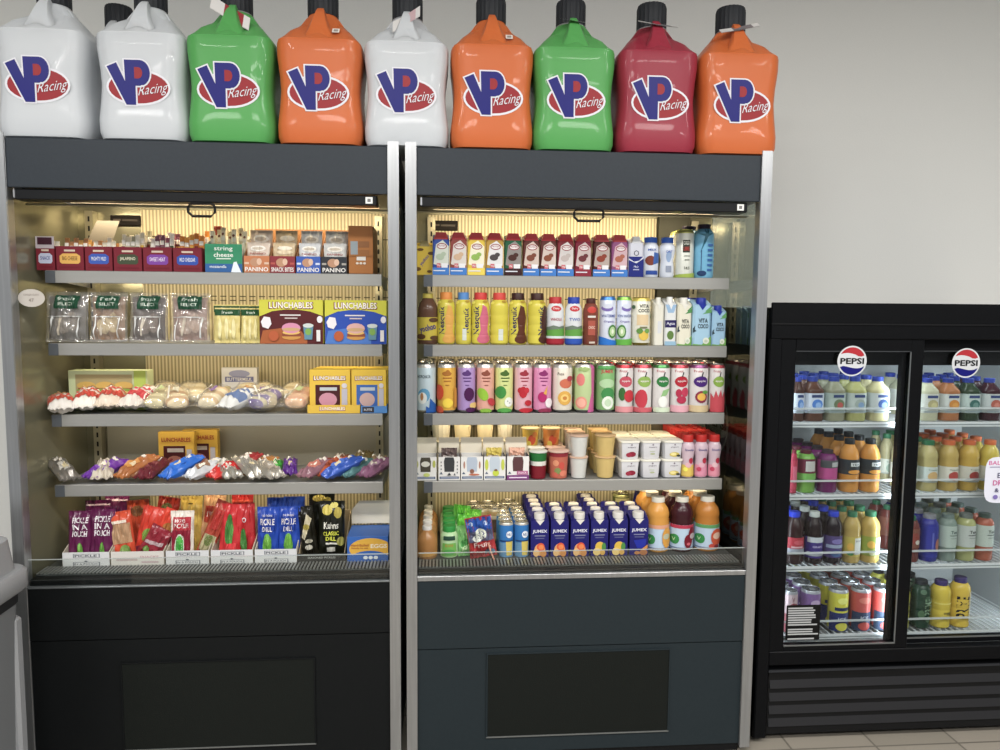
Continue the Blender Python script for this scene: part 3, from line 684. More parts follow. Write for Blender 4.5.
def jug(col, tag=None, price=False, white=False):
    t = thing('fuel_jug'); mb = MB(); m = M(col, .38, tr=.35 if white else .12, coat=.1)
    n = 48; rings = []
    for a, z in SECT:
        a *= 1.035 if z < .38 else 1
        q = 6.5 if z < .33 else (4.5 if z < .36 else (2.8 if z < .38 else 2.0)); ring = []
        for i in range(n):
            th = 2 * PI * (i + .5) / n; c, s = math.cos(th), math.sin(th); k = (abs(c) ** q + abs(s) ** q) ** (-1 / q)
            ay = a if z > .31 else .1245 + (a - .127) * (.25 if z > .02 else .8)
            xx, yy = a * k * c, ay * k * s
            if .318 < z < .415 and abs(s) > .35:
                yy -= math.copysign(.026 * math.exp(-((abs(xx) - .045) / .022) ** 2) * math.sin(PI * (z - .318) / .097), yy)
            ring.append((xx, yy, z))
        rings.append(ring)
    mb.loft(rings, m)
    # moulded handle ridge, front and back
    for sg in (-1, 1):
        rs = []
        for k in range(9):
            f = k / 8; y = sg * (.036 + .0825 * f); top = .438 - .014 * f - .105 * f ** 2.1; hw = .013 + .008 * f + .036 * f ** 2.2; bot = top - (.034 + .03 * f)
            bw = hw * (1.0 + .9 * f ** 2)
            rs.append([(-bw, y, bot), (-hw, y, (top + bot) / 2 + .004), (-hw * .6, y, top), (hw * .6, y, top), (hw, y, (top + bot) / 2 + .004), (bw, y, bot)])
        mb.loft(rs, m)
    mb.build('jug_body', t)
    cb = MB(); R = .049
    cb.lathe([(R * .98, .420), (R, .424), (R, .486), (R * .93, .497), (R * .6, .499), (.001, .497)], M('#26292e', .5), 44, flute=1, fl=.045); cb.build('screw_cap', t)
    lb = MB(); logo(lb, .001, .154, -.1252); lb.build('logo_sticker', t)
    if price:
        pb = MB(); nrm = Vector((0, -.7, .7))
        deco(pb, [('r', -1, 0, 1, 1, '#e4ded6'), ('r', -.6, .25, .6, .75, '#9a8f88')], .022, .022, lambda u, v, o: (.052 + u, -.1005 - .0035 + v * .80 - o, .350 + v * .80 + o - .008)); pb.build('price_sticker', t)
    if tag:
        tb = MB(); tc, ang, ln, drop = tag
        ca, sa = math.cos(ang), math.sin(ang)
        f = lambda u, v: (u * ca - .0, -.062 - v * .5 - abs(u) * .1, .418 + u * sa - v * drop)
        G = [[f(-ln / 2 + ln * i / 6, .05 * j) for i in range(7)] for j in range(2)]
        mt = M(tc, .3); mw_ = M('#d8d6d4', .35)
        for i in range(6):
            tb.poly([G[0][i], G[0][i + 1], G[1][i + 1], G[1][i]], mw_); 
            q = [(p[0], p[1] - .0012, p[2] + .0012) for p in (G[0][i], G[0][i + 1], G[1][i + 1], G[1][i])]
            tb.poly(q, mt if 1 < i < 5 else mw_)
        tb.lathe([(.0465, .4145), (.0505, .417), (.0465, .42)], M('#b9bcc0', .3), 24); tb.build('hang_tag', t)
    return t
GR, OR, WH, RE = '#4aa04c', '#cc621c', '#c4c9ce', '#98243a'
JG = [(37, WH, None, False, 'white fuel jug at the end of the row farthest from the bare wall'),
      (138, WH, None, False, 'white fuel jug directly beside the first green jug, above the snack cooler'),
      (228, GR, ('#9a3038', -.5, .13, .9), False, 'green fuel jug with a red hang tag, above the snack cooler'),
      (318, OR, None, True, 'orange fuel jug with price sticker, between the first green jug and a white jug'),
      (406, WH, ('#c9a9ae', .55, .10, .8), False, 'white fuel jug between two orange jugs, above the gap between coolers'),
      (493, OR, None, True, 'orange fuel jug with price sticker, between the white jug and the second green jug'),
      (576, GR, ('#d8dcd6', -.12, .10, .2), False, 'green fuel jug between the orange jug and the red jug'),
      (660, RE, ('#8f8d92', -.1, .13, .25), False, 'red fuel jug with grey hang tag, the only red one'),
      (742, OR, ('#7d7478', .2, .13, .35), False, 'orange fuel jug with dark hang tag, last in the row beside the bare wall')]
for px, c, tg, pr, lab in JG:
    j = jug(c, tg, pr, c == WH)
    py = 75 + (px - 37) * .037
    xx = X(px, py, .012)
    put(j, xx, .137, 2.0262, lab, 'fuel jug', 'fuel jugs on top of the coolers')
b = carton_box(.30, .30, .10, '#9a7a54', [], name='cardboard_box'); put(b, X(116, 15, .62), .60, 2.0262, 'brown cardboard box hidden behind the white fuel jugs', 'box')
j = jug(WH, None, False, True); put(j, X(119, 15, .60), .60, 2.1275, 'white fuel jug standing behind the first two, only its black cap showing', 'fuel jug', 'fuel jugs on top of the coolers')
# ---------------------------------------------------------------- goods in the snack cooler
def span(a, b, py, Y):
    xa, xb = X(a, py, Y), X(b, py, Y); return (xa + xb) / 2, xb - xa
S1, S2, S3, S4 = SHZ
e = .0008
SN = 'food package'
# --- top shelf: red trays of meat and cheese sticks
trays = [(36, 55, '#b9c0d8', 'SNACK', '#3f4a8c'), (56, 84, '#d9a544', 'BIG CHEESE', '#5a3a18'), (85, 112.5, '#3557b0', 'MIGHTY MILD', '#d8dcea'), (113.5, 142, '#3f4a35', 'JALAPENO', '#e2dcc0'), (143, 172, '#7a3f9c', 'SWEET HEAT', '#e8dcee'), (173, 202, '#2f4fa8', 'MILD CHEDDAR', '#e0e4f0')]
nm = ['red open-topped carton with pale badge, at the shelf end beside the side panel', 'red open-topped carton with orange badge on the top shelf', 'red open-topped carton with blue badge next to the orange-badged one', 'red open-topped carton with dark green badge on the top shelf', 'red open-topped carton with purple badge on the top shelf', 'red open-topped carton with blue badge beside the green string cheese box']
stick_cols = [['#e9e2cf', '#c8b48c'], ['#e8dcc0', '#d6a24a', '#b9804a'], ['#e9dfc9', '#c88a4a'], ['#ece6d6', '#a8a488', '#d8ceb4'], ['#e9dfd2', '#b06a78', '#8c5a6a'], ['#d88a2c', '#c8781e', '#e0a040']]
rnd = random.Random(11)
for i, (a, b, bc, tx, tc) in enumerate(trays):
    x, w = span(a, b, 260, LIPY + .006); w -= .002
    t = tray(w, .15, .078, .082, '#761a2b', [('p', [(-.75, .35), (-.6, .28), (.6, .28), (.75, .35), (.75, .6), (.5, .7), (-.5, .7), (-.75, .6)], bc), ('t', tx, 0, .5, .16, tc, 1.1), ('r', -.4, .78, .4, .86, '#cbb9a6'), ('r', -.8, .12, .8, .16, '#6f1426')], inner='#7a1a2c', mid=.08, name='snack_carton')
    put(t, x, LIPY + .006 + .075, S1 + e, nm[i], SN, 'red snack cartons on the top shelf')
    if i == 0:
        m = MB(); m.box(-w / 2, w / 2, -.076, -.0735, .07, .108, M('#b3a9b0', .5)); m.box(-w / 2 + .006, w / 2 - .006, -.0765, -.076, .082, .105, M('#3e1a2a', .5)); m.build('carton_flap', t)
    if i == 1:
        m = MB(); fx = w * .1; m.loft([[(fx - .03, .073, .08), (fx + .055, .073, .08), (fx + .055, .0735, .083), (fx - .03, .0735, .083)], [(fx + .01, .085, .175), (fx + .085, .085, .175), (fx + .085, .0855, .178), (fx + .01, .0855, .178)]], M('#7d776c', .6), sm=False); m.build('open_lid', t)
    n = 5 if i else 3
    for k in range(n):
        for r in range(2 if i else 1):
            cc = rnd.choice(stick_cols[i]); h = rnd.uniform(.105, .128) + .012 * r if i > 2 else rnd.uniform(.092, .108)
            s = pouch((w - .012) / n * .96, h, .009, cc, [('r', -.9, .72, .9, .84, '#f0ece2'), ('r', -.8, .5, .8, .66, rnd.choice(['#8c3a34', '#d8b23c', '#4a5a3c', cc]))], crinkle=.001, seed=i * 10 + k + r * 7, name='snack_stick', metal=0)
            s.rotation_euler = (math.radians(-4), 0, rnd.uniform(-.15, .15))
            put(s, x - w / 2 + .006 + (k + .5) * (w - .012) / n, LIPY + .05 + r * .06, S1 + .0045, f'{["pale", "orange and cream", "cream and brown", "white and grey-green", "cream and pink", "orange"][i]} snack stick, {["first", "second", "third", "fourth", "fifth"][k]} across the {["front", "back"][r]} of {["the end carton", "the orange-badged carton", "the blue-badged carton beside orange", "the green-badged carton", "the purple-badged carton", "the carton beside string cheese"][i]}', 'snack stick', 'wrapped snack sticks in the red cartons')
# string cheese box
x, w = span(205, 242, 260, LIPY + .006)
t = tray(w, .14, .092, .13, '#2a8a62', [('r', -1, 0, 1, .3, '#2a5f9c'), ('t', 'string', 0, .82, .18, '#e6ece4', 1.0), ('t', 'cheese', 0, .62, .16, '#e6ece4', 1.05), ('r', -.4, .46, .4, .50, '#cfe0d4'), ('t', 'mozzarella', -.3, .2, .1, '#dfe8f0', .9), ('p', [(.4, 0), (.55, .36), (.7, .38), (.95, 0)], '#dfe8f0')], inner='#c2c8b8', mid=.13, name='string_cheese_box')
put(t, x, LIPY + .077, S1 + e, 'green and blue box of string cheese on the top shelf', SN)
for k in range(7):
    s = pouch(.016, .135 + .006 * (k % 3), .012, '#e8dfc0', [('r', -.9, .7, .9, .8, '#f3efe0'), ('e', 0, .85, .5, .03, '#7a3b2c')], seed=40 + k, name='cheese_stick', crinkle=.001)
    put(s, x - w / 2 + .011 + k * .0175, LIPY + .06 + .02 * (k % 2), S1 + .005, f'cream string cheese stick, {["first", "second", "third", "fourth", "fifth", "sixth", "seventh"][k]} across the green box', 'snack stick', 'string cheese sticks in the green box')
s = pouch(.026, .155, .008, '#b04a3a', [('r', -.9, .5, .9, .8, '#d8d4c0')], seed=50, name='snack_stick'); put(s, x - w / 2 + .016, LIPY + .105, S1 + .005, 'red and white upright snack stick at the back of the string cheese box', 'snack stick')
# panino and bites trays
def face_pack(w, h, body, top, dec, seed): return pouch(w, h, .014, body, dec, seed=seed, name='snack_pack', crinkle=.0012, seal=.04)
pan = [(243.5, 269.5, '#c2774a', 'PANINO', '#d8b9a0', 'tan panini tray with a low orange-brown front beside the string cheese'), (269.8, 295, '#8c2f38', 'SNACK BITES', '#b5524a', 'dark red tray of snack bites between two panini trays'), (296, 320.5, '#3a5fb4', 'PANINO', '#cdd6ea', 'blue panini tray on the top shelf'), (321, 347, '#33363c', 'PANINO', '#a8a29a', 'black panini tray beside the brown box')]
for i, (a, b, c, tx, ac, lab) in enumerate(pan):
    x, w = span(a, b, 260, LIPY + .006); w -= .001
    its = [('e', -.1, .62, .42, .26, '#b98a6a'), ('e', .2, .66, .2, .2, '#d8b49a'), ('r', -.95, .5, -.6, .62, ac), ('r', .6, .5, .95, .62, ac), ('t', tx, 0, .2, .26, '#e8e6e2', 1.8, 0, .04)]
    t = tray(w, .16, .055, .158, c, its, inner='#8f6238', mid=.155, name='panini_tray'); put(t, x, LIPY + .087, S1 + e, lab, SN, 'panini trays on the top shelf')
    pcol = ['#d4c2b0', '#ccb48c', '#cecfd0', '#cacac6'][i]
    for k in range(2):
        ww = w - .008
        s = face_pack(ww, .098 + .045 * k, pcol, None, [('e', 0, .78, .7, .10, '#f1ece2'), ('e', 0, .78, .5, .05, '#c9bca8'), ('t', 'PANINO' if i != 1 else 'BITES', 0, .60, .07, '#a8443c', 1.4), ('e', 0, .4, .7, .12, '#c98a78')] if i != 1 else [('e', .1, .8, .7, .07, '#f1e8d2'), ('e', .1, .66, .75, .07, '#e6d4b0'), ('e', .1, .5, .7, .06, '#caa878')], 60 + i * 3 + k)
        s.rotation_euler = (math.radians(-7), 0, 0)
        put(s, x, LIPY + .028 + .04 * k, S1 + .005, f'{["cream", "tan", "white and blue", "white and grey"][i]} meat and cheese pack, {["front", "rear"][k]} one in the {["orange-brown", "dark red", "blue", "black"][i]} tray', 'snack pack', 'packs standing in the panini trays')
x, w = span(348.8, 373, 260, LIPY + .006)
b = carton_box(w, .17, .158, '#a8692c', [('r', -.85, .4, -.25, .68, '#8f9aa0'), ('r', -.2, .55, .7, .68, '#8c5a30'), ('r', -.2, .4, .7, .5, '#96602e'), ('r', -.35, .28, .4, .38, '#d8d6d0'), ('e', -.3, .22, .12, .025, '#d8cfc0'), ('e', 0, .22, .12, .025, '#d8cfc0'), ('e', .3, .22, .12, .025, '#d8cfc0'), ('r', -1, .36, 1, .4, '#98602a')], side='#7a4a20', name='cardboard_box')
put(b, x, LIPY + .092, S1 + e, 'plain orange-brown cardboard box closing the row of panini trays', 'box')
# --- second shelf: deli pouches, cheese, lunch kits
for i, (a, b, c1, c2) in enumerate([(41, 84.5, '#6a6660', '#8a8278'), (85.5, 124, '#8a6c50', '#b8a47c'), (126, 165, '#5c524c', '#7a6c62'), (167, 207.5, '#94786a', '#b09a8a')]):
    x, w = span(a, b, 320, LIPY + .012); h = .166
    t = thing('deli_meat_pouch'); mb = MB()
    core = pouch(w * .86, h * .86, .022, c1, [('e', -.2, .35, .45, .22, c2), ('e', .35, .4, .3, .24, c2), ('p', [(-.5, .1), (-.4, .1), (-.2, .5), (-.35, .52)], '#d9cdb8')], seed=70 + i, name='sliced_meat', crinkle=.003, rough=.5); core.parent = t; core.location = (0, .002, .008)
    wr = pouch(w, h, .036, '#ffffff', [('r', -.55, .66, .62, .93, '#1d4a34'), ('t', 'fresh', 0.03, .86, .075, '#dfe8dc', .8), ('t', 'SELECT', .03, .75, .06, '#dfe8dc', .8), ('e', 0, .5, .8, .012, '#e8e8e6'), ('p', [(-.75, .06), (-.7, .05), (-.55, .5), (-.6, .52)], '#e6e8e8'), ('p', [(.5, .1), (.56, .08), (.75, .46), (.7, .5)], '#e6e8e8')], seed=80 + i, mat=glassy('pouch_film', ior=1.7, rough=.1, base=.07), name='clear_film', crinkle=.004); wr.parent = t
    t.rotation_euler = (math.radians(-6), 0, 0)
    put(t, x, LIPY + .035, S2 + .002, f'pouch of {["grey", "tan and cream", "dark brown", "pink-brown"][i]} sliced meat with dark green label, {["first", "second", "third", "fourth"][i]} from the side panel', 'meat pouch', 'deli meat pouches on the second shelf')
for i, (a, b) in enumerate([(213, 239), (240.5, 258.5)]):
    x, w = span(a, b, 325, LIPY + .02); w += .006 * i
    s = pouch(w, .118, .02, '#d9c878', [('r', -1, .78, 1, .96, '#24502f'), ('t', 'fresh', 0, .87, .08, '#d8e2d0', .9), ('e', -.55, .4, .16, .3, '#e9deA0'.lower()), ('e', 0, .4, .16, .3, '#e9dea0'), ('e', .55, .4, .16, .3, '#e9dea0')], seed=90 + i, name='cheese_pack', crinkle=.0015)
    s.rotation_euler = (math.radians(-5), 0, 0); put(s, x, LIPY + .034, S2 + .001, ['yellow cheese pack with green top beside the meat pouches', 'yellow cheese pack with green top tucked against the maroon lunch kit box'][i], 'cheese pack', 'cheese packs on the second shelf')
    put_b = copy_tree(s); put_b.rotation_euler = (math.radians(-5), 0, .05); put(put_b, x - .01, LIPY + .062, S2 + .012, ['green-topped cheese pack standing behind the cheese beside the meat pouches', 'green-topped cheese pack standing behind the one touching the lunch kit box'][i], 'cheese pack', 'cheese packs on the second shelf')
def lunch(w, h, dark, sky, acc):
    return [('r', -1, 0, 1, .74, dark), ('p', [(-1, .55), (-1, .74), (-.7, .78), (-.2, .80), (.3, .80), (.7, .77), (1, .70), (1, .5)], dark), ('r', -1, .80, 1, 1, '#c9c61e'), ('p', [(-1, .62), (-.6, .74), (-.2, .78), (.2, .78), (.6, .74), (1, .64), (1, .82), (-1, .82)], '#c9c61e'),
            ('p', [(-1, 0), (-.9, .3), (-.3, .36), (.3, .3), (.5, .1), (.5, 0)], acc),
            ('t', 'LUNCHABLES', .0, .875, .17, '#7a2030', 1.42, 0, .07), ('t', 'LUNCHABLES', .0, .88, .14, '#f2efe8', 1.36, 0, .03),
            ('r', -.35, .64, .3, .67, '#d8d2d0'), ('r', -.2, .57, .2, .60, '#c9b8b4'),
            ('p', [(-.9, .38), (-.72, .34), (-.62, .45), (-.66, .6), (-.85, .62), (-.95, .5)], '#e4e0e6'), ('e', .9, .56, .09, .08, '#e4e0e6'),
            ('e', 0, .16, .30, .07, '#c98f3c'), ('r', -.28, .17, .3, .24, '#8e4a34'), ('e', 0, .26, .28, .05, '#e2b65a'), ('e', 0, .36, .30, .12, sky), ('e', .0, .33, .29, .04, '#c7a070'),
            ('p', [(.42, .1), (.66, .1), (.70, .42), (.38, .42)], '#5d8aa0'), ('e', .54, .42, .17, .05, '#c8d0cc'), ('e', .54, .28, .1, .08, '#7aa64a'), ('e', -.55, .18, .16, .12, '#b5572e'), ('r', .8, .06, .92, .32, '#dcd8d8')]
for i, (a, b, dk, sk, ac) in enumerate([(259.5, 323, '#5a2326', '#d489a8', '#a85a2c'), (325, 386.5, '#2a4fb0', '#d6a6a0', '#4a7ac8')]):
    x, w = span(a, b, 322, LIPY + .008)
    q = carton_box(w, .07, .146, dk, lunch(w, .146, dk, sk, ac), side='#c9c61e', top='#c9c61e', name='lunch_kit_box')
    put(q, x, LIPY + .008 + .035, S2 + e, ['large lunch kit box, yellow over maroon, on the second shelf', 'large lunch kit box, yellow over blue, on the second shelf'][i], SN, 'large lunch kit boxes', rows=2, dy=.073, phrase='behind the front one')
# --- third shelf
x, w = span(67, 146, 385, .25)
q = carton_box(w, .06, .135, '#c3cf9e', [('r', -.82, .12, .62, .9, '#a89a6a')] + [z for k in range(3) for z in (('e', -.55 + .48 * k, .62, .24, .10, '#c9a54c'), ('r', -.76 + .48 * k, .46, -.34 + .48 * k, .56, '#9c4a34'), ('e', -.55 + .48 * k, .5, .24, .05, '#7e9a3c'), ('e', -.55 + .48 * k, .4, .24, .08, '#d8b468'))] + [('r', .68, 0, .98, 1, '#aabf4a'), ('e', .1, .3, .07, .08, '#f0ece0'), ('e', .3, .28, .07, .08, '#f0ece0')], name='sandwich_carton')
put(q, x, .29, S3 + e, 'pale green carton printed with a row of sandwiches at the back of the third shelf', 'food box')
def layd(o, px, Y, z, tilt=-76, rz=0, roll=0):
    o.rotation_euler = (math.radians(tilt), math.radians(roll), math.radians(rz)); return px
def lay(o, px, Y, z, lab, cat, grp, tilt=-74, rz=0, roll=0, zo=.018):
    o.rotation_mode = 'XYZ'
    Rm = Matrix.Rotation(math.radians(rz), 4, 'Z') @ Matrix.Rotation(math.radians(tilt), 4, 'X') @ Matrix.Rotation(math.radians(roll), 4, 'Z')
    o.rotation_euler = Rm.to_euler(); o.location = (X(px, 400, Y), Y, z + zo); o['label'] = lab; o['category'] = cat; o['group'] = grp; return o
gp3 = 'wrapped sandwiches and burritos on the third shelf'
wr3 = [(62, .115, -28, '#e0dad2', '#d8503c', 'white wrapped burrito with red stripe hanging over the shelf end', 1), (84, .145, -16, '#e6e0d6', '#cf4638', 'white wrapped burrito with red band, second from the shelf end', 1), (106, .15, -10, '#dccdb8', '#c8483c', 'cream wrapped burrito with red print, third from the shelf end', 1), (126, .15, 12, '#e2d8cc', '#d0434c', 'pink and cream wrapped burrito in front of the sandwich carton', 1),
       (150, .15, 5, '#b9a878', '#d8cc9c', 'clear-wrapped flat sandwich beside the burritos', 0), (178, .15, -22, '#c8a070', '#e2cfa4', 'large clear-wrapped sandwich with browned bread', 0), (203, .155, 10, '#d0b080', '#e6d8b4', 'clear-wrapped sandwich just behind the blue-striped wrap', 0), (222, .145, 35, '#dcdcd8', '#6a7fa8', 'white wrapper with blue stripes below the white card', 1), (250, .145, 28, '#c6bc98', '#7a6a98', 'clear-wrapped sandwich with small green and purple label', 0), (270, .155, -30, '#b8a888', '#c9b890', 'clear-wrapped sandwich leaning away from the green-labelled one', 0), (291, .145, 12, '#d8a078', '#e0b488', 'orange-filled wrapped sandwich next to the lunch kit display', 0)]
for k, (px, Y, rz, c1, c2, lab, solid) in enumerate(wr3):
    if solid: o = pouch(.082, .155, .048, c1, [('r', -1, .25, 1, .52, c2), ('r', -1, .60, 1, .66, c2), ('e', 0, .8, .6, .06, '#c9985c')], seed=100 + k, name='wrapped_burrito', crinkle=.003)
    else: o = wrapped(.092, .165, .062, c1, c2, [('p', [(-.3, .45), (.1, .38), (.25, .6), (-.15, .66)], ['#8a6aa0', '#b9c48a', '#d8d2b8'][k % 3]), ('p', [(-.7, .15), (-.6, .14), (-.4, .7), (-.5, .74)], '#f0ece0')], k)
    lay(o, px, Y, S3, lab, 'wrapped sandwich', gp3, tilt=-75 if k else -84, rz=-rz, zo=.025 + (.004 if k in (2, 3) else 0), roll=0)
for k, px in enumerate((150, 166, 180, 196, 236, 262, 283)):
    o = wrapped(.08, .13, .055, '#c8b488', '#dccfa8', [], 30 + k); lay(o, px, .29, S3, f'clear-wrapped sandwich in the back row of the third shelf, {["first", "second", "third", "fourth", "fifth", "sixth", "seventh"][k]} from the side panel', 'wrapped sandwich', gp3, tilt=-68, rz=[-10, 12, -6, 14, -12, 8, -15][k], zo=.028)
x, w = span(219.5, 255.5, 380, .36)
q = carton_box(w, .03, .135, '#cfcfcf', [('e', 0, .84, .6, .1, '#8f93b4'), ('r', -.8, .62, .8, .76, '#6a6f9c'), ('t', 'BUTTERMILK', 0, .69, .09, '#e8e8ea', 1.4), ('r', -.85, .35, -.5, .5, '#c4b070'), ('r', 0, .38, .2, .48, '#c8b48a')], name='white_card_box')
put(q, x, .40, S3 + e, 'white and lilac box standing at the back behind the wrapped sandwiches', 'food box')
def kit(w, h, dark, sky):
    return [('r', -.72, .08, .5, .64, dark), ('e', -.1, .28, .45, .17, sky), ('r', -.5, .50, .35, .58, '#b9c0c4'), ('t', 'LUNCHABLES', 0, .8, .12, '#7a2030', 1.62, 0, .07), ('t', 'LUNCHABLES', 0, .803, .095, '#f2efe8', 1.55, 0, .03), ('r', .58, .1, .86, .55, '#b8b4c0'), ('e', .72, .62, .14, .06, '#cfcad2')]
kx = [(309.5, 350, '#4a1f24', '#c98a9c'), (351.5, 386, '#3a68b4', '#c9a6a0')]
for i, (a, b, dk, sk) in enumerate(kx):
    x, w = span(a, b, 388, LIPY + .03)
    q = carton_box(w, .035, .142, '#e0b81c', kit(w, .142, dk, sk), side='#d8b018', top='#e6c428', name='lunch_kit')
    put(q, x, LIPY + .05, S3 + .004, ['small yellow lunch kit with maroon window in the yellow display tray', 'small yellow lunch kit with blue window beside the shelf end post'][i], SN, 'small lunch kits on the third shelf', rows=4, dy=.038, dx=.004)
x, w = span(307.5, 360, 410, LIPY + .008)
t = tray(w, .17, .028, .03, '#d8b01c', [('t', 'LUNCHABLES', -.05, .55, .55, '#8a2a2c', 1.0, 0, .06), ('t', 'LUNCHABLES', -.05, .57, .42, '#f2efe8', .96)], inner='#c9a018', mid=.03, name='display_tray'); put(t, x, LIPY + .008 + .085, S3 + e * .5, 'low yellow display tray holding the maroon-windowed lunch kits', 'tray')
x, w = span(361, 387, 410, LIPY + .008)
t = tray(w, .17, .024, .03, '#4a86c8', [('r', -.9, .1, 0, .9, '#3a3a44'), ('t', 'KITS', -.45, .5, .3, '#d8d8dc', .6)], inner='#3a6aa8', mid=.03, name='display_tray'); put(t, x, LIPY + .008 + .085, S3 + e * .5, 'low blue display tray holding the blue-windowed lunch kits', 'tray')
# --- fourth shelf
for i, (a, b) in enumerate([(160, 197.5), (198.5, 216)]):
    x, w = span(a, b, 448, .36); w = max(w, .13); 
    if i: x = X(a, 448, .36) + w / 2 - .0; 
    q = carton_box(.125, .03, .142, '#d8ac2c', [('r', -.72, .05, .5, .64, '#4a1c20'), ('e', -.1, .24, .45, .15, '#a86a5c'), ('r', -.5, .48, .4, .58, '#b9b0ac'), ('t', 'LUNCHABLES', 0, .8, .11, '#a8442c', 1.62, 0, .05), ('r', .58, .1, .86, .55, '#b8b4c0')], name='lunch_kit')
    xx = X(160, 448, .36) + .0625 if i == 0 else X(216, 448, .37) - .0625
    put(q, xx, .36 if i == 0 else .405, S4 + e, ['yellow lunch kit at the back of the fourth shelf, in front of its twin', 'yellow lunch kit partly hidden behind its twin on the fourth shelf'][i], SN, 'lunch kits on the fourth shelf')
gp4 = 'snack bags lying on the fourth shelf'
bags = [(68, .14, -48, '#8f8a84', '#c9c5bc', 'grey-silver crumpled bag at the end of the fourth shelf', .6), (84, .165, 30, '#6a2f9c', '#8f5ac0', 'purple snack bag with crumpled top', 0), (98, .15, -15, '#c9bfae', '#d8d0c0', 'white snack bag in front of the purple bag', 0), (114, .165, 40, '#a8642c', '#c98a3c', 'orange-brown snack bag beside the purple bag', 0), (126, .17, 20, '#8a5a3a', '#a8763c', 'brown snack bag tucked behind the maroon bag', 0), (139, .15, 10, '#6a2530', '#8f4a4c', 'maroon snack bag next to the blue bag', 0), (160, .155, 42, '#1f66c8', '#2a72d4', 'bright blue snack bag lying aslant', 0), (184, .155, 44, '#c9ccd0', '#8f6a50', 'silver-white snack bag beside the blue bag', .2), (208, .155, 42, '#c9241f', '#b01c1c', 'bright red snack bag lying aslant', 0), (226, .18, 30, '#9c2a30', '#7a2226', 'dark red snack bag behind the silver-topped one', 0), (233, .145, -38, '#b9b6ac', '#dcd9d0', 'silver crumpled bag hanging over the shelf edge beside the red bag', .7), (250, .18, 15, '#b57a3a', '#8f5a2c', 'orange-brown bag behind the two silver ones', 0), (258, .14, -42, '#c4c0b6', '#8f8a80', 'second silver crumpled bag over the shelf edge', .7), (271, .20, 0, '#2f9a2c', '#4ab83c', 'small green bag among the silver ones', 0), (277, .14, -40, '#c9c4ba', '#a89c8c', 'third silver crumpled bag over the shelf edge', .7), (288, .19, -8, '#5a2a86', '#7a4aa4', 'small purple bag beside the small green bag', 0), (300, .15, 36, '#8f6470', '#c97a6a', 'pink and brown printed snack bag', 0), (315, .175, 38, '#b0512c', '#8a3a24', 'orange-red snack bag pointing to the shelf end', 0), (322, .145, 60, '#2f55b0', '#4a72c8', 'blue snack bag lying along the shelf edge', .1), (331, .20, 10, '#8a5a40', '#a8744c', 'brown snack bag at the back beside the orange-red bag', 0), (341, .155, 40, '#5a8a8c', '#8fa8a0', 'teal and silver snack bag', .3), (351, .19, 15, '#6f6038', '#8a7a48', 'olive snack bag at the back near the shelf end', 0), (362, .15, 34, '#8a5a78', '#a8829a', 'mauve snack bag near the shelf end', 0), (371, .18, 5, '#8f7a5c', '#a8946c', 'tan snack bag leaning on the shelf end', 0)]
for k, (px, Y, rz, c1, c2, lab, met) in enumerate(bags):
    o = pouch(.068 if k not in (13, 15) else .055, .15 if k not in (13, 15) else .10, .034, c1, [('p', [(-.6, .3), (.5, .25), (.6, .55), (-.5, .62)], c2), ('r', -.5, .7, .4, .78, '#dcd6cc'), ('e', .1, .42, .35, .08, ['#d8c9a0', '#e8e0d0', c1][k % 3])], seed=200 + k, name='snack_bag', crinkle=.004, metal=met, rough=.3, taper=.12)
    lay(o, px, Y, S4, lab, 'snack bag', gp4, tilt=-77 if k % 3 else -70, rz=-rz, zo=.020)
# --- bottom deck: pickle pouches in trays
D = DECK + .0006
def words(lines, u, v0, dv, h, c, w): return [('t', s, u, v0 - dv * i, h, c, w, 0, .05) for i, s in enumerate(lines)]
pk = [('pickle_box', 62, 109.5, '#cdced0', 'white tray with grey PICKLE lettering under the purple pouches', 1), ('pickle_box', 110.5, 164, '#cfcac4', 'plain white tray with faded pink print under the red-orange pouches', 0), ('pickle_box', 165.5, 209, '#cdced0', 'white tray with grey PICKLE lettering under the maroon-fronted pouch', 1), ('pickle_box', 210.5, 253, '#cdced0', 'white tray with grey PICKLE lettering under the bright red pouches', 1), ('pickle_box', 254.5, 297, '#cdced0', 'white tray with grey PICKLE lettering under the blue pouches', 1), ('pickle_box', 298, 345, '#2c2d2c', 'dark tray under the black and yellow pickle pouches', 2)]
TY = .118
PX = []
for i, (n, a, b, c, lab, kd) in enumerate(pk):
    x, w = span(a, b, 555, TY); PX.append((x, w))
    if kd == 1: its = [('r', -.55, .62, .6, .9, '#7c8086'), ('r', -.5, .65, .55, .87, c), ('t', 'PICKLE', .0, .76, .17, '#565a62', .95, 0, .06), ('e', 0, .38, .07, .05, '#6a6e74'), ('r', -.55, .05, .6, .33, '#7c8086'), ('r', -.5, .08, .55, .30, c), ('t', 'IN A POUCH', 0, .19, .13, '#565a62', .98, 0, .03)]
    elif kd == 0: its = [('r', -.8, .35, 0, .5, '#b9a8a6'), ('t', 'SNACKS', .45, .6, .2, '#b58a92', .7), ('r', .15, .2, .8, .3, '#b9a0a4')]
    else: its = [('t', 'SEASONED PICKLES', 0, .55, .22, '#a8aaa6', 1.2)]
    t = tray(w - .002, .19, .048 if kd < 2 else .03, .13, c, its, inner='#c0b6a2' if kd < 2 else '#9a8a6c', mid=.125, name='pickle_tray')
    put(t, x, TY + .095, D, lab, 'tray', 'trays of pickle pouches')
PG = '#5a9a2c'
def pickle(u, s=1): return [('e', u, .22, .22 * s, .17, PG), ('e', u + .16, .14, .14, .10, '#6aa838'), ('e', u - .2, .12, .13, .07, '#88b858'), ('e', u + .02, .3, .1, .07, '#74b048')]
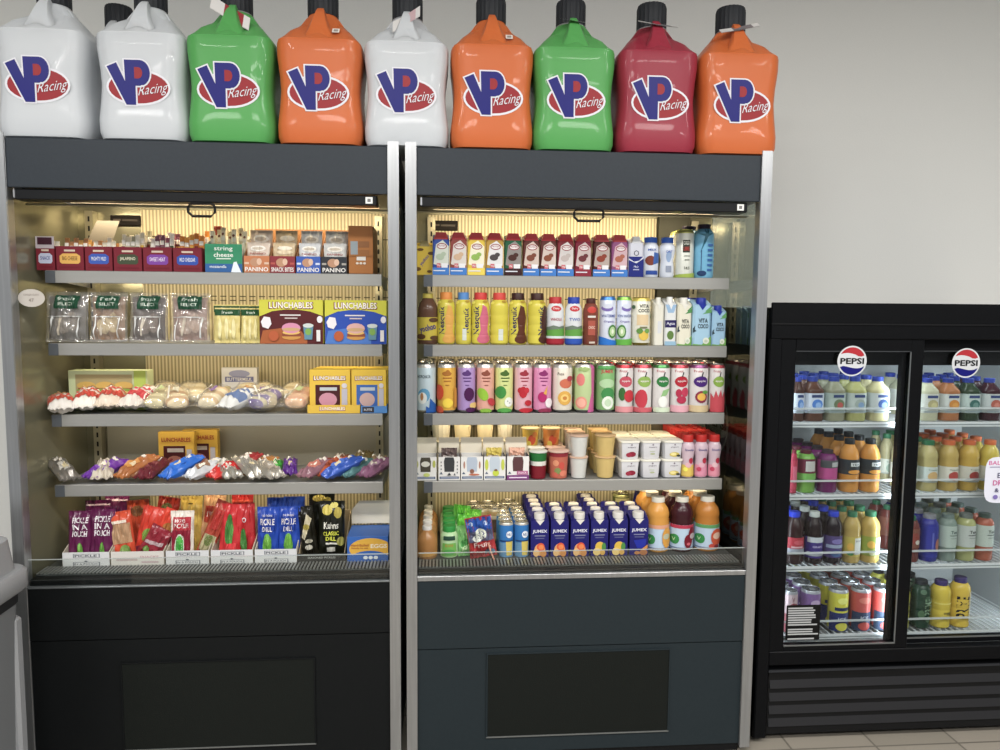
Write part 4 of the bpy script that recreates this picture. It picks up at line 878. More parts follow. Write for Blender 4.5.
def pp(i, k, w, h, col, dec, dx, dyy, lean, lab, seed, rz=0, z=.003, roll=0, th=.026):
    o = pouch(w, h, th, col, dec, seed=seed, name='pickle_pouch', crinkle=.0025, seal=.05)
    Rm = Matrix.Rotation(math.radians(rz), 4, 'Z') @ Matrix.Rotation(math.radians(-lean), 4, 'X') @ Matrix.Rotation(math.radians(roll), 4, 'Y')
    o.rotation_euler = Rm.to_euler(); o['label'] = lab; o['category'] = 'snack pouch'; o['group'] = 'pickle pouches in the trays'
    o.location = (PX[i][0] + dx, TY + dyy, D + z + (abs(math.sin(math.radians(roll))) * w / 2)); return o
PU = '#5c1645'; wt = '#e2dce0'
dp = lambda: words(['PICKLE', 'IN A', 'POUCH'], .1, .82, .13, .11, wt, 1.25) + pickle(.15)
pp(0, 0, .078, .172, PU, dp(), -.037, .035, 8, 'purple pickle pouch at the front, nearest the side panel', 301)
pp(0, 1, .078, .178, PU, dp(), .037, .03, 9, 'purple pickle pouch at the front, beside the red-orange pouches', 302)
pp(0, 2, .085, .19, PU, [('r', -.9, .9, .9, .93, '#c9b0c0')], -.01, .10, 14, 'purple pickle pouch behind the front two, leaning back', 303, rz=8)
pp(0, 3, .085, .20, PU, [('r', -.9, .9, .9, .93, '#c9b0c0')], .035, .125, 12, 'purple pickle pouch farthest back, with a pale line along its top', 304, rz=-5)
R1c, R2c = '#c22f1c', '#d8401c'
mx = [('#c8441f', .072, .165, -.05, .035, -9, 'tan and red pouch leaning at the front of the plain white tray', [('r', -.9, .35, .9, .75, '#b08a66'), ('e', .2, .2, .5, .12, '#7a9a4a'), ('r', -.7, .76, .6, .82, '#e0d2c0')]), ('#c9321c', .075, .175, .0, .05, 12, 'red pouch with green pickle print in the middle of the plain tray', [('e', 0, .45, .5, .13, '#7a9a3c'), ('p', [(-.8, .1), (.8, .25), (.7, .35), (-.8, .2)], '#7a2436')]), ('#d83c20', .07, .165, .045, .05, 22, 'orange-red pouch leaning outward in the plain tray', [('e', 0, .6, .55, .13, '#a8682c'), ('r', -.8, .3, .8, .4, '#8a2030')]), ('#8a1f30', .075, .11, .02, .022, 30, 'small dark red pouch lying low at the front of the plain tray', [('p', [(-.8, .4), (.8, .5), (.8, .62), (-.8, .5)], '#b9a0a4'), ('e', -.3, .25, .3, .1, '#6a8a3c')]), ('#c9471f', .075, .185, -.03, .11, -5, 'orange-red pouch at the back of the plain tray, nearest the purple ones', [('e', 0, .8, .6, .1, '#8a5a34')]), ('#b5301c', .075, .19, .03, .12, 9, 'red pouch at the back middle of the plain tray', [('e', 0, .8, .5, .1, '#6a6a34')])]
for k, (c, w, h, dx, dyy, rl, lab, dd) in enumerate(mx): pp(1, k, w, h, c, dd, dx, dyy, 8, lab, 310 + k, roll=rl)
pp(2, 0, .078, .17, '#d8cfc4', [('r', -.72, .62, .8, .88, '#b02a38'), ('t', 'MOMS', -.05, .81, .07, '#f0e8e4', .9, 0, .04), ('t', 'PICKLE', 0, .71, .09, '#f0e8e4', 1.2, 0, .04), ('r', -.8, .05, .8, .62, '#8a1c34'), ('e', -.1, .30, .42, .25, '#c9d2c0'), ('e', -.1, .3, .34, .22, '#2f9a2c'), ('e', -.1, .42, .2, .08, '#48b03c')], -.028, .03, 7, 'maroon and cream pouch with a bright green pickle', 320)
pp(2, 1, .055, .20, '#a8402c', [('r', -.8, .1, .8, .4, '#b0a880'), ('e', 0, .3, .5, .1, '#6a7a3c'), ('r', -.5, .5, .5, .85, '#b5332c')], .035, .045, 8, 'long red and olive pouch leaning aslant over the tray edge', 321, roll=22)
pp(2, 2, .075, .195, '#d8b84a', [('r', -.2, .86, .2, .88, '#5a4a20')], -.03, .12, 10, 'yellow-topped pouch behind the maroon and cream one', 322)
pp(2, 3, .075, .195, '#d8a878', [('r', -.7, .5, .7, .8, '#b5402c'), ('t', 'HOT', 0, .65, .1, '#f0e0d4', .9)], .03, .13, 9, 'cream and red pouch behind the long aslant one', 323, roll=6)
pp(3, 0, .076, .185, '#c21f26', [('e', -.15, .55, .35, .28, '#3f7a34'), ('e', .1, .45, .2, .2, '#5a9a44'), ('p', [(-.4, .12), (.6, .12), (.6, .3), (-.2, .28)], '#d83a40')], -.02, .04, 8, 'bright red pouch with dark green pickles at the front', 330, roll=4)
pp(3, 1, .07, .185, '#b01c22', [('t', 'PO', -.1, .7, .1, wt, .7, 0, .04), ('e', -.1, .3, .3, .25, '#3f7a34')], .035, .05, 8, 'bright red pouch beside the blue pouches', 331, roll=-3)
pp(3, 2, .075, .20, '#cf2420', [('r', -.9, .86, .9, .9, '#e8553c')], .0, .12, 10, 'bright red pouch standing behind the other two red ones', 332)
Bc = '#1f45a8'
for k, dx in enumerate((-.034, .036)):
    pp(4, k, .074, .178, Bc, [('p', [(-.8, .52), (.8, .55), (.85, .85), (-.7, .8)], '#1a3a94'), ('t', 'THE ORIGINAL', 0, .84, .04, wt, 1.0), ('t', 'PICKLE', 0, .72, .12, wt, 1.3, 0, .06), ('t', 'DILL', 0, .58, .09, wt, .9, 0, .04)] + [('e', 0, .28, .42, .2, PG), ('e', 0, .38, .3, .12, '#6cac3a'), ('e', -.1, .12, .5, .07, '#7a9a58')], dx, .035 + .004 * k, 7, ['blue pickle pouch at the front beside the red ones', 'blue pickle pouch at the front beside the black ones'][k], 340 + k)
pp(4, 2, .075, .19, Bc, [], -.02, .11, 10, 'blue pickle pouch behind, next to the red pouches', 343); pp(4, 3, .075, .19, Bc, [], .035, .12, 10, 'blue pickle pouch behind, next to the black pouches', 344)
KD = [('e', -.3, .85, .4, .09, '#c9b84a'), ('e', .5, .80, .3, .1, '#b5a442'), ('e', .2, .93, .3, .05, '#d8cc6a'), ('t', 'Kuhns', .0, .58, .12, '#e8e6da', 1.1, 0, .03), ('t', 'CLASSIC', .0, .44, .07, '#d8dc2c', 1.2, 0, .05), ('t', 'DILL', .0, .35, .07, '#d8dc2c', .8, 0, .05), ('r', -.4, .25, .5, .28, '#d8d6cc'), ('r', -.3, .12, .3, .2, '#b9b8ae'), ('e', .75, .3, .3, .08, '#8f8a3c')]
pp(5, 0, .09, .195, '#17180f', KD, .028, .04, 6, 'black and yellow classic dill pouch facing out', 350, th=.03)
pp(5, 1, .055, .175, '#1c1a12', [('p', [(-.8, .4), (-.4, .35), (.8, .75), (.2, .85)], '#c9bfa0'), ('e', 0, .2, .5, .05, '#b9b6a8'), ('e', .1, .32, .5, .04, '#a8a492'), ('e', 0, .6, .4, .06, '#a8983c')], -.042, .04, 7, 'black and cream pouch leaning beside the classic dill pouch', 351, roll=-8)
pp(5, 2, .09, .205, '#1a1a10', [('e', -.2, .9, .5, .06, '#b9a842'), ('e', .5, .86, .3, .06, '#c9b84a')], -.02, .12, 8, 'black and yellow pouch at the back of the dark tray', 352)
x, w = span(347, 388, 548, TY)
t = thing('egg_box'); m = MB(); m.box(-w/2, w/2, -.07, .07, 0, .086, M('#2f62b0', .45), ch=.001)
deco(m, [('e', .15, .5, 1.05, .44, '#d8a420'), ('r', -1, 0, 1, .08, '#2f62b0'), ('e', .1, .05, 1.0, .38, '#2f62b0'), ('t', 'EGGS', .55, .62, .17, '#eadfc0', .8, 0, .06), ('t', 'Hard-Boiled', -.38, .66, .1, '#a8542c', .85), ('t', 'Ready to eat', -.38, .54, .08, '#a8542c', .8), ('e', -.1, .16, .11, .07, '#dfe6ee'), ('e', .15, .16, .11, .07, '#dfe6ee'), ('e', .4, .16, .11, .07, '#dfe6ee')], w, .086, lambda u, v, o: (max(-w/2, min(w/2, u)), -.07 - o, v)); m.build('box_body', t)
m = MB(); m.poly([(-w/2, .068, .092), (w/2, .068, .092), (w/2, .07, .175), (-w/2 * .6, .07, .175), (-w/2, .07, .14)][::1], M('#eee4cc', .7)); m.poly([(-w/2, .071, .092), (-w/2, .073, .14), (-w/2 * .72, .073, .165), (w/2, .073, .165), (w/2, .071, .092)], M('#b9ac92', .7)); m.build('lifted_flap', t)
put(t, x, TY + .072, D, 'blue and yellow hard-boiled egg box with its flap up', SN)
# ---------------------------------------------------------------- goods in the drinks cooler
def row(specs, z, Yf, build, cat, grp, rows=1, rsp=None, py=300):
    """specs: (px0, px1, *args, label); each stands with its front at Yf"""
    for s in specs:
        a, b, *args, lab = s; x, w = span(a, b, py, Yf); o, d = build(w - .001, *args)
        put(o, x, Yf + d / 2, z, lab, cat, grp, rows=rows if not isinstance(rows, dict) else rows.get(a, 1), dy=rsp or d + .004)
FY1 = LIPY + .008
# top shelf: protein shake cartons
def shake(w, col, splash, band, blob):
    its = [('r', -.92, .08, .92, .94, col), ('p', [(-.9, .3), (-.6, .85), (.2, .97), (.92, .8), (.92, .28), (.3, .22)], splash), ('e', .1, .80, .62, .085, '#8f2436'), ('e', .1, .80, .52, .06, '#e2dedd'), ('t', 'PROTEIN', .1, .81, .05, '#8f2436', .85), ('e', -.1, .5, .5, .09, blob), ('e', .3, .58, .3, .06, blob),
           ('r', -1, 0, 1, .2, band), ('r', -.5, .2, -.05, .32, '#c9606a'), ('r', .05, .2, .8, .32, '#e0e0e4'), ('t', '30g', -.28, .26, .06, '#e8e8e8', .35), ('r', -.9, .1, .5, .13, '#d8dce6')]
    return prisma(w, .052, .142, col, '#a8101c', its, name='shake_carton', capw=.72), .052
bl = '#3a7ac8'
row([(432.5, 449.5, '#2f4a96', '#c9cfc4', bl, '#a8b8a0', 'blue-sided shake carton with pale swirl, first after the yellow carton'),
     (450, 467, '#8a4038', '#d0cac4', bl, '#c9a98a', 'red-brown shake carton with caramel swirl, between blue and yellow cartons'),
     (467.5, 485, '#d8b820', '#e4e0c4', '#e0c83c', '#8ab04a', 'yellow shake carton with a green stripe among the red-capped shakes'),
     (486, 503.5, '#b08a2c', '#d8d8d8', bl, '#4a4444', 'yellow-edged shake carton with white and black swirl'),
     (504.5, 522, '#1f5a3c', '#8a8480', '#3a1c20', '#4a2a24', 'green-topped dark shake carton'),
     (523, 539.7, '#5a2a24', '#c9b8ac', bl, '#7a4432', 'brown shake carton with chocolate swirl, beside the green-topped dark one'),
     (540.3, 556.7, '#5c2c28', '#cdbdb2', bl, '#84482f', 'brown shake carton with chocolate swirl, second of the matching pair'),
     (557.3, 574, '#7a2430', '#cfcac8', bl, '#b8aca8', 'maroon shake carton with pale grey swirl and blue foot'),
     (575, 591.5, '#7a1c34', '#c4b4b0', '#8a2438', '#6a3034', 'maroon shake carton with berry print and white badge'),
     (593, 610.3, '#4a1c1c', '#b0a098', bl, '#8a3a28', 'dark brown shake carton with wide chocolate swirl near the navy carton'),
     (611.5, 628, '#8a4a7a', '#c9a8b0', bl, '#a8604a', 'purple-topped shake carton next to the navy and white carton')], S1 + e, FY1, shake, 'drink carton', 'red-capped shake cartons on the top shelf', py=255)
x, w = span(414, 431, 255, .10)
t = prisma(w, .05, .115, '#c9a81c', '#8a7a3c', [('r', -1, 0, 1, 1, '#d0b020'), ('t', 'yoohoo', 0, .5, .16, '#3a3a8c', 1.5, .9, .05), ('e', -.8, .2, .4, .07, '#6a4a1c'), ('e', .8, .75, .4, .06, '#6a4a1c'), ('e', .6, .12, .3, .05, '#6a4a1c'), ('e', -.5, .88, .4, .05, '#6a4a1c')], capw=.5, name='drink_carton')
put(t, X(424.5, 255, FY1 + .02) , FY1 + .05, S1 + e, 'yellow drink carton with brown splashes at the left end of the top shelf', 'drink carton')
x, w = span(629, 644, 255, FY1)
t = prisma(w, .048, .138, '#c9ccd8', '#d8dce0', [('r', -1, 0, 1, .60, '#1f2a7a'), ('p', [(-1, .55), (-.3, .45), (.4, .48), (1, .62), (1, .55), (0, .4), (-1, .5)], '#c9ccd8'), ('t', 'O', 0, .70, .16, '#1a1c3c', .7, 0, -.01), ('t', 'PRO', 0, .3, .06, '#d8dcf0', .6), ('r', -.4, .2, .4, .23, '#a8acd0')], capw=.5)
put(t, x, FY1 + .026, S1 + e, 'white-topped navy drink carton with a large O', 'drink carton')
for a, b, sp, lab in ((644.5, 660.5, 1, 'white bottle with blue cap and brown splash on the top shelf'), (661.5, 677, 0, 'white and pale blue waisted bottle with blue cap on the top shelf')):
    x, w = span(a, b, 255, FY1)
    its = [('e', -.2, .40, .6, .12, '#7a3a2c'), ('p', [(.1, .3), (.9, .35), (.9, .58), (.2, .6)], '#3a62a8'), ('r', -.7, .06, .7, .16, '#2a4a98'), ('t', 'MILK', 0, .66, .05, '#3a5aa8', 1.0)] if sp else [('e', 0, .5, .4, .14, '#8fa8cc'), ('r', -.4, .12, .4, .28, '#8a94a8'), ('t', 'OAT', 0, .62, .06, '#4a6ac0', .8)]
    t = bottle(w / 2, .142, 'milk' if sp else 'slimwaist', '#cfd6e2', '#2a5fc0', .82 if sp else .78, .13, dec=its); put(t, x, FY1 + w / 2, S1 + e, lab, 'bottle')
x, w = span(678, 696.3, 255, FY1)
t = can(w / 2, .165, '#d3d6cc', [('r', -.45, .52, .3, .78, '#3a3c34'), ('t', 'COCO', -.08, .72, .08, '#d8dcd0', .6, 0, .04), ('t', 'LIBRE', -.08, .60, .08, '#b03a34', .6, 0, .05), ('r', -.3, .44, .3, .46, '#8a8f84'), ('r', -.25, .36, .25, .38, '#8a8f84'), ('t', '14.5', 0, .2, .06, '#3c4434', .5), ('p', [(-.95, 0), (.95, 0), (.95, .1), (-.95, .06)], '#9ab040')], lid='#b8c060', top='#c8c870')
put(t, x, FY1 + w / 2, S1 + e, 'tall white can with black badge and yellow-green rim on the top shelf', 'can', rows=2, dy=.066)
x, w = span(697, 717, 250, FY1)
bdec = [('p', [(-.6, .45), (-.2, .75), (-.8, .8), (-.15, .80), (-.3, .92), (0, .82), (.3, .92), (.2, .80), (.8, .82), (.25, .76), (.1, .74)], '#2a6a80'), ('r', -.52, .06, -.46, .5, '#2a4a78'), ('e', -.4, .08, .4, .05, '#24406a')] + [('r', .05, .12 + .09 * k, .55, .16 + .09 * k, '#3a68a8') for k in range(6)]
t = bottle(w / 2, .19, 'wide', '#6fb4d8', '#2c2438', .66, .085, dec=bdec); put(t, x, FY1 + w / 2, S1 + e, 'tall pale blue bottle with dark cap and palm print, front one on the top shelf', 'bottle')
u = copy_tree(t); put(u, x - .035, FY1 + w / 2 + .062, S1 + e, 'tall pale blue bottle with dark cap showing behind the palm-printed one', 'bottle')
# second shelf: yellow flavoured milk etc.
def choc(w, cap, splash, side):
    its = [('t', 'Nesquik', -.42 if side < 0 else (.4 if side == 1 else .62), .46, .13, '#1c1c5a', 3.1, PI / 2, .05)] if side else []
    if splash:
        u = .28 if side < 0 else -.1
        if side == 1: u = .75
        its += [('e', u, .10, .7, .08, splash), ('p', [(u - .6, .12), (u - .3, .28), (u - .42, .5), (u - .2, .66), (u - .1, .76), (u + .3, .72), (u + .55, .52), (u + .44, .36), (u + .4, .25), (u + .66, .12)], splash)]
    else: its += [('r', -.15, .08, .35, .3, '#c9d0c8')]
    its += [('e', -.85, .8, .2, .03, '#e8e04a'), ('e', .5, .82, .3, .025, '#a88a1c')]
    return bottle(w / 2 * 1.04, .178, 'shake', '#cdc02a', cap, .70, .145, dec=its, stripes=None, name='milk_bottle'), w
row([(437.5, 455, '#d8842c', '#d8a040', -1, 'yellow milk bottle with orange cap beside the brown bottle'),
     (455.8, 471.5, '#4a84c4', None, 1, 'yellow milk bottle with light blue cap'),
     (472, 490, '#c9302c', '#c8607a', -1, 'yellow milk bottle with red cap and pink splash'),
     (491, 509, '#cc3a30', None, 0, 'yellow milk bottle with red cap and no splash'),
     (509.8, 527.5, '#3c2220', '#5a3020', -1, 'yellow milk bottle with brown cap and big chocolate splash'),
     (529, 547, '#402420', '#4a2c24', 1, 'yellow milk bottle with brown cap and splash at its edge, next to white milk')], S2 + e, FY1, choc, 'milk bottle', 'yellow milk bottles on the second shelf', py=320)
x, w = span(415, 436.5, 320, .12)
t = bottle(w / 2, .176, 'round', '#5f4232', '#b8a838', .5, .09, band=(.08, .52), bandcol='#c0ac28', dec=[('t', 'yoohoo', 0, .5, .36, '#2f2c7a', 1.5, .25, .06), ('e', -.6, .15, .4, .12, '#5a3c24'), ('e', .5, .88, .4, .1, '#5a3c24'), ('e', .6, .1, .4, .1, '#5a3c24')], name='milk_bottle'); put(t, x + .006, .12 + w / 2 + .01 + .03, S2 + e, 'brown chocolate drink bottle with yellow label and yellow cap at the shelf end', 'bottle')
def milk(w, cap, word, wc, foot):
    return bottle(w / 2, .168, 'milk', '#d3d7da', cap, .72, .14, dec=[('e', .0, .74, .6, .06, '#c02c34'), ('t', 'Dairy', 0, .74, .05, '#e8e4e4', .7), ('t', word, 0, .52, .06, wc, 1.2), ('p', [(-.95, .3), (-.4, .36), (.2, .32), (.95, .38), (.95, .18), (-.95, .18)], '#5a9a3a'), ('p', [(-.95, .36), (-.3, .40), (.3, .37), (.95, .40), (.95, .34), (-.95, .3)], '#6a7a6a'), ('r', -.95, .0, .95, .13, foot), ('r', -.95, .13, .95, .18, '#c9d8d4')], name='milk_bottle'), w
row([(547.5, 565.3, '#b8242c', 'WHOLE', '#a8384a', '#a02030', 'white milk bottle with red cap reading WHOLE'), (566.2, 583.6, '#1f40a8', 'TWO', '#3a5ab0', '#2a52b0', 'white milk bottle with blue cap reading TWO')], S2 + e, FY1, milk, 'milk bottle', 'white milk bottles on the second shelf', py=320)
x, w = span(584.4, 599.5, 320, FY1)
t = bottle(w / 2, .168, 'milk', '#7a3c2c', '#4a2018', .62, .12, dec=[('e', 0, .72, .6, .07, '#c03428'), ('r', -.5, .56, .5, .6, '#d8d0c8'), ('r', -.45, .2, .45, .5, '#a85040'), ('t', 'CHOC', 0, .36, .06, '#e0c8b8', .8), ('r', -.3, .03, .4, .07, '#c9b8a8')], name='milk_bottle'); put(t, x, FY1 + w / 2, S2 + e, 'brown chocolate milk bottle between the blue-capped milk and the watermelon cartons', 'milk bottle')
def melon(w, top, foot, u):
    return can(w / 2, .168, '#cdd4e4', [('e', u * .2, .76, .7, .07, '#7a6ab0'), ('e', u * .2, .80, .6, .05, '#cdd4e4'), ('t', 'WATERMEL' if u < 0 else 'ON WATER', 0, .60, .055, '#4a58a0', 1.7), ('t', 'Organic', 0, .48, .05, '#6a5aa8', 1.2), ('e', -u * .4, .28, .5, .14, '#3f7a34'), ('e', -u * .4, .28, .36, .10, '#a8c890'), ('e', -u * .4, .28, .14, .05, '#dfe8d0'), ('p', [(-.98, 0), (-.98, .18 if u < 0 else .12), (0, .12), (.98, .08 if u < 0 else .14), (.98, 0)], foot)], lid='#b0b8c8', top=top), w
row([(601, 617.5, '#3a78c8', '#1f70c8', -1, 'white watermelon water can with blue top and foot'), (617.8, 633, '#7ab83c', '#5aa838', 1, 'white watermelon water can with green top and foot')], S2 + e, FY1, melon, 'can', 'watermelon water cans', py=320)
x, w = span(633.6, 652.6, 320, FY1)
vc = lambda v, h, c='#1c1c24': [('t', 'VITA', .1, v, h, c, 1.0, 0, .05), ('t', 'COCO', .1, v - h * 1.25, h, c, 1.15, 0, .05)]
t = can(w / 2, .165, '#d8d6c4', [('r', -.6, .42, .6, .64, '#d8c096')] + vc(.82, .075) + [('e', -.85, .8, .12, .04, '#4a6a4a'), ('e', .9, .6, .1, .05, '#4a6a4a'), ('e', .1, .2, .5, .1, '#d8b83c'), ('e', -.3, .3, .3, .06, '#5a8a3c'), ('e', .4, .3, .25, .05, '#6a9a44'), ('r', -.3, .36, .4, .39, '#7a7a5a')], lid='#d0b84c', top='#e0c858')
put(t, x, FY1 + w / 2, S2 + e, 'white coconut drink can with yellow rim and lemon print', 'can')
def coco(w, h, col, cap, extra, style='screw', d=.055): return prisma(w, d, h, col, cap, extra, name='drink_carton', style=style, capw=.55), d
green = [('p', [(-1, 0), (-1, .04), (0, .02), (.6, .16), (1, .24), (1, 0)], '#6aa04a'), ('e', .45, .12, .35, .08, '#d8dccc'), ('e', .45, .11, .2, .04, '#b8c4b0')]
palm = lambda c: [('p', [(.0, .78), (.5, .86), (1, .92), (1, .82), (.5, .8)], c), ('p', [(.3, .86), (1, .99), (1, .94), (.5, .84)], c), ('p', [(-1, .42), (-.75, .5), (-.8, .4), (-.6, .36), (-1, .32)], '#2c3c44')]
row([(654.5, 664, .166, '#d6d4c6', '#d8d8d0', [('r', -.3, .3, .5, .6, '#c9ccd0')], 'plain cream carton edge beside the coconut can'),
     (665, 676.5, .168, '#d3d6d6', '#dadcdc', [('p', [(-1, 1), (-.5, .8), (.5, .8), (1, 1)], '#8fb0d0'), ('r', -.98, .44, 1, .62, '#2a2458'), ('t', 'Agua', 0, .53, .09, '#cfd0e0', 1.5, 0, .03), ('e', 0, .25, .6, .11, '#5a7a3a'), ('r', -1, 0, 1, .1, '#8ab0c8')], 'white carton with dark purple name band and a green coconut'),
     (677.5, 692, .166, '#d9d6c2', '#dcdad0', palm('#4a8a4c') + vc(.6, .10) + green, 'cream coconut water carton with white cap'),
     (693, 711.5, .166, '#9cc4dc', '#22349c', palm('#5a9a5c') + vc(.62, .11) + green, 'larger pale blue coconut water carton with blue cap'),
     (712.5, 726.5, .140, '#94bcd8', '#22349c', palm('#5a9a5c') + vc(.62, .11) + green, 'smaller pale blue coconut water carton at the shelf end beside the glass')], S2 + e, FY1, coco, 'drink carton', 'cartons of coconut water', py=320, rows={693: 3, 712.5: 3, 677.5: 2})
# third shelf: tall cans
def fruitcan(w, col, its): return can(w / 2, .168, col, its, lid='#b5b4b0', top='#c0bdb8'), w
cap = lambda c: [('e', .0, .80, .5, .05, c), ('e', .1, .84, .2, .04, c), ('r', -.4, .70, .5, .725, c), ('r', -.3, .64, .4, .66, c), ('r', -.15, .56, .25, .575, c)]
g3 = 'tall fruit drink cans on the third shelf'
row([(416, 436, '#b8cbd4', [('t', 'HORCHATA', -.2, .74, .07, '#2a3a44', 1.3), ('e', -.2, .36, .6, .14, '#5a9ac0'), ('e', -.35, .3, .45, .12, '#d8dcd8'), ('e', -.4, .33, .15, .08, '#b07a4a'), ('p', [(0, 0), (0, .14), (.3, .1), (.4, .3), (.95, .16), (.95, 0)], '#1f5aa8')], 'white and blue tall can at the left end of the can row'),
     (437.2, 456.4, '#d9a428', cap('#a86a1c') + [('e', -.75, .42, .45, .16, '#c8441f'), ('e', .1, .2, .5, .10, '#e8c81c'), ('e', -.7, .05, .4, .09, '#c8502c'), ('r', .7, .1, .95, .5, '#c98a1c')], 'orange-yellow can with a mango print'),
     (457.4, 476, '#a88ac4', cap('#5a3a78') + [('e', .25, .38, .52, .14, '#4a1c4c'), ('e', .7, .15, .4, .06, '#d8b86a'), ('e', .4, .06, .5, .05, '#4a1c4c')], 'lilac can with a dark plum print'),
     (476.8, 495, '#dba08e', cap('#8a4a3a') + [('e', -.3, .38, .5, .14, '#8ab81c', .5), ('e', .6, .22, .36, .09, '#b8303c', .6), ('e', 0, .04, .6, .05, '#7aa82c')], 'salmon pink can with lime green fruit'),
     (495.6, 514, '#cdd684', cap('#4a6a2c') + [('e', -.4, .42, .55, .13, '#3a8a3c'), ('e', .4, .22, .42, .10, '#e0e4dc'), ('e', .3, .24, .05, .01, '#333333'), ('e', .5, .2, .05, .01, '#333333'), ('e', 0, .04, .7, .06, '#4a9a40')], 'lime green can with coconut half'),
     (515, 533.5, '#dba8b4', cap('#9a2c3c') + [('e', -.1, .42, .42, .12, '#b51c2c'), ('e', -.4, .46, .25, .06, '#b51c2c'), ('e', .25, .46, .25, .06, '#c02434'), ('e', .4, .2, .35, .06, '#b51c2c', -.5), ('e', .2, .05, .7, .05, '#b51c2c')], 'pink can with a red hibiscus flower'),
     (534.3, 552.8, '#d88ab4', cap('#8a2c6a') + [('e', -.1, .32, .45, .11, '#b01c64'), ('p', [(0, .4), (.4, .56), (.3, .36)], '#d8a03c'), ('e', .55, .2, .36, .10, '#e4dce0'), ('e', .2, .04, .7, .05, '#8a2c4c')], 'pink can with a magenta dragon fruit'),
     (553.8, 574, '#d8d0c0', [('t', 'Fuze', -.3, .80, .06, '#5a4a44', .6), ('e', .2, .6, .62, .10, '#c8684a'), ('e', .6, .7, .3, .06, '#a8404a'), ('e', .1, .3, .65, .15, '#d8a43c'), ('e', .1, .3, .4, .08, '#e6c264'), ('e', .1, .3, .2, .04, '#c07a2c')], 'white can with orange fruit and yellow flower'),
     (576, 596, '#b4c88c', [('p', [(.2, 0), (.6, .4), (.5, 1), (.98, .95), (.98, 0)], '#c95a94'), ('e', -.5, .68, .38, .13, '#dc7a74'), ('e', -.4, .2, .52, .13, '#e08c7c'), ('e', -.4, .2, .38, .09, '#e8a894'), ('e', -.2, .9, .5, .05, '#9ab46c')], 'green can with pink guava slices and a curved pink stripe'),
     (598, 616.6, '#7ab06a', [('t', 'JUMEX', 0, .84, .09, '#c03444', 1.3, 0, .05), ('e', 0, .6, .8, .1, '#a8cc9c'), ('e', .1, .38, .7, .14, '#3a8a48'), ('e', .1, .2, .62, .14, '#dce4d8'), ('e', .1, .2, .35, .08, '#b8d0b0'), ('r', -.9, .9, .9, .97, '#4a9a4c')], 'green coconut can with red name')], S3 + e, FY1, fruitcan, 'can', g3, rows=4, rsp=.068, py=385)
def apple(w, top, ac, fruits, tx='#b03a44', off=0.0):
    return can(w / 2, .168, '#d6d2d0', [('t', 'Frutsi', -.3, .86, .05, tx, .8), ('e', off, .64, .72, .115, ac), ('p', [(off - .05, .74), (off + .08, .74), (off + .22, .84), (off + .1, .84)], '#2a2a2c'), ('t', 'apple', off, .65, .05, '#e8e4e4', .9)] + fruits, lid='#c9c2be', top=top), w
row([(617.4, 635, '#b8303c', '#c04a5c', [('e', -.4, .38, .35, .14, '#3a6a34'), ('e', .35, .34, .55, .13, '#c02c38'), ('r', -.95, 0, .95, .12, '#d88a90')], 'white can with pink apple badge and watermelon'),
     (635.8, 654, '#c0404c', '#8aac4c', [('e', -.3, .28, .6, .2, '#c03444'), ('r', -.95, 0, .95, .1, '#c85a64')], 'white can with pale green apple badge and red spiky fruit'),
     (654.8, 672, '#4a8a4c', '#2a7a3c', [('p', [(-.3, .3), (.4, .36), (.8, .5), (0, .46)], '#8ab87a'), ('e', 0, .22, .5, .12, '#e4e6e0'), ('r', -.9, 0, .9, .1, '#c8d8bc')], 'white can with dark green apple badge and coconut pieces'),
     (673, 691, '#c0404c', '#b01c30', [('e', -.3, .4, .3, .09, '#b02848'), ('e', .35, .42, .4, .1, '#c03454'), ('e', 0, .26, .5, .08, '#b0284a'), ('r', -.95, 0, .95, .14, '#dba0ac')], 'white can with red apple badge and pomegranate'),
     (691.8, 711, '#8a4a78', '#4a2478', [('e', .05, .32, .6, .13, '#8a2c44'), ('e', .05, .32, .42, .08, '#e0b03c'), ('e', .4, .42, .3, .04, '#5a9a3c'), ('r', -.95, 0, .95, .14, '#cdb88c')], 'white can with purple apple badge and passion fruit'),
     (711.8, 727, '#b8404c', '#84a83c', [('p', [(-.9, .4), (-.6, .3), (-.4, .46), (-.1, .32), (.2, .48), (.4, .32), (.7, .44), (.9, .2), (.8, 0), (-.9, 0)], '#c04450')], 'white can with green apple badge at the shelf end beside the glass', )], S3 + e, FY1, apple, 'can', g3, rows=4, rsp=.068, py=385)
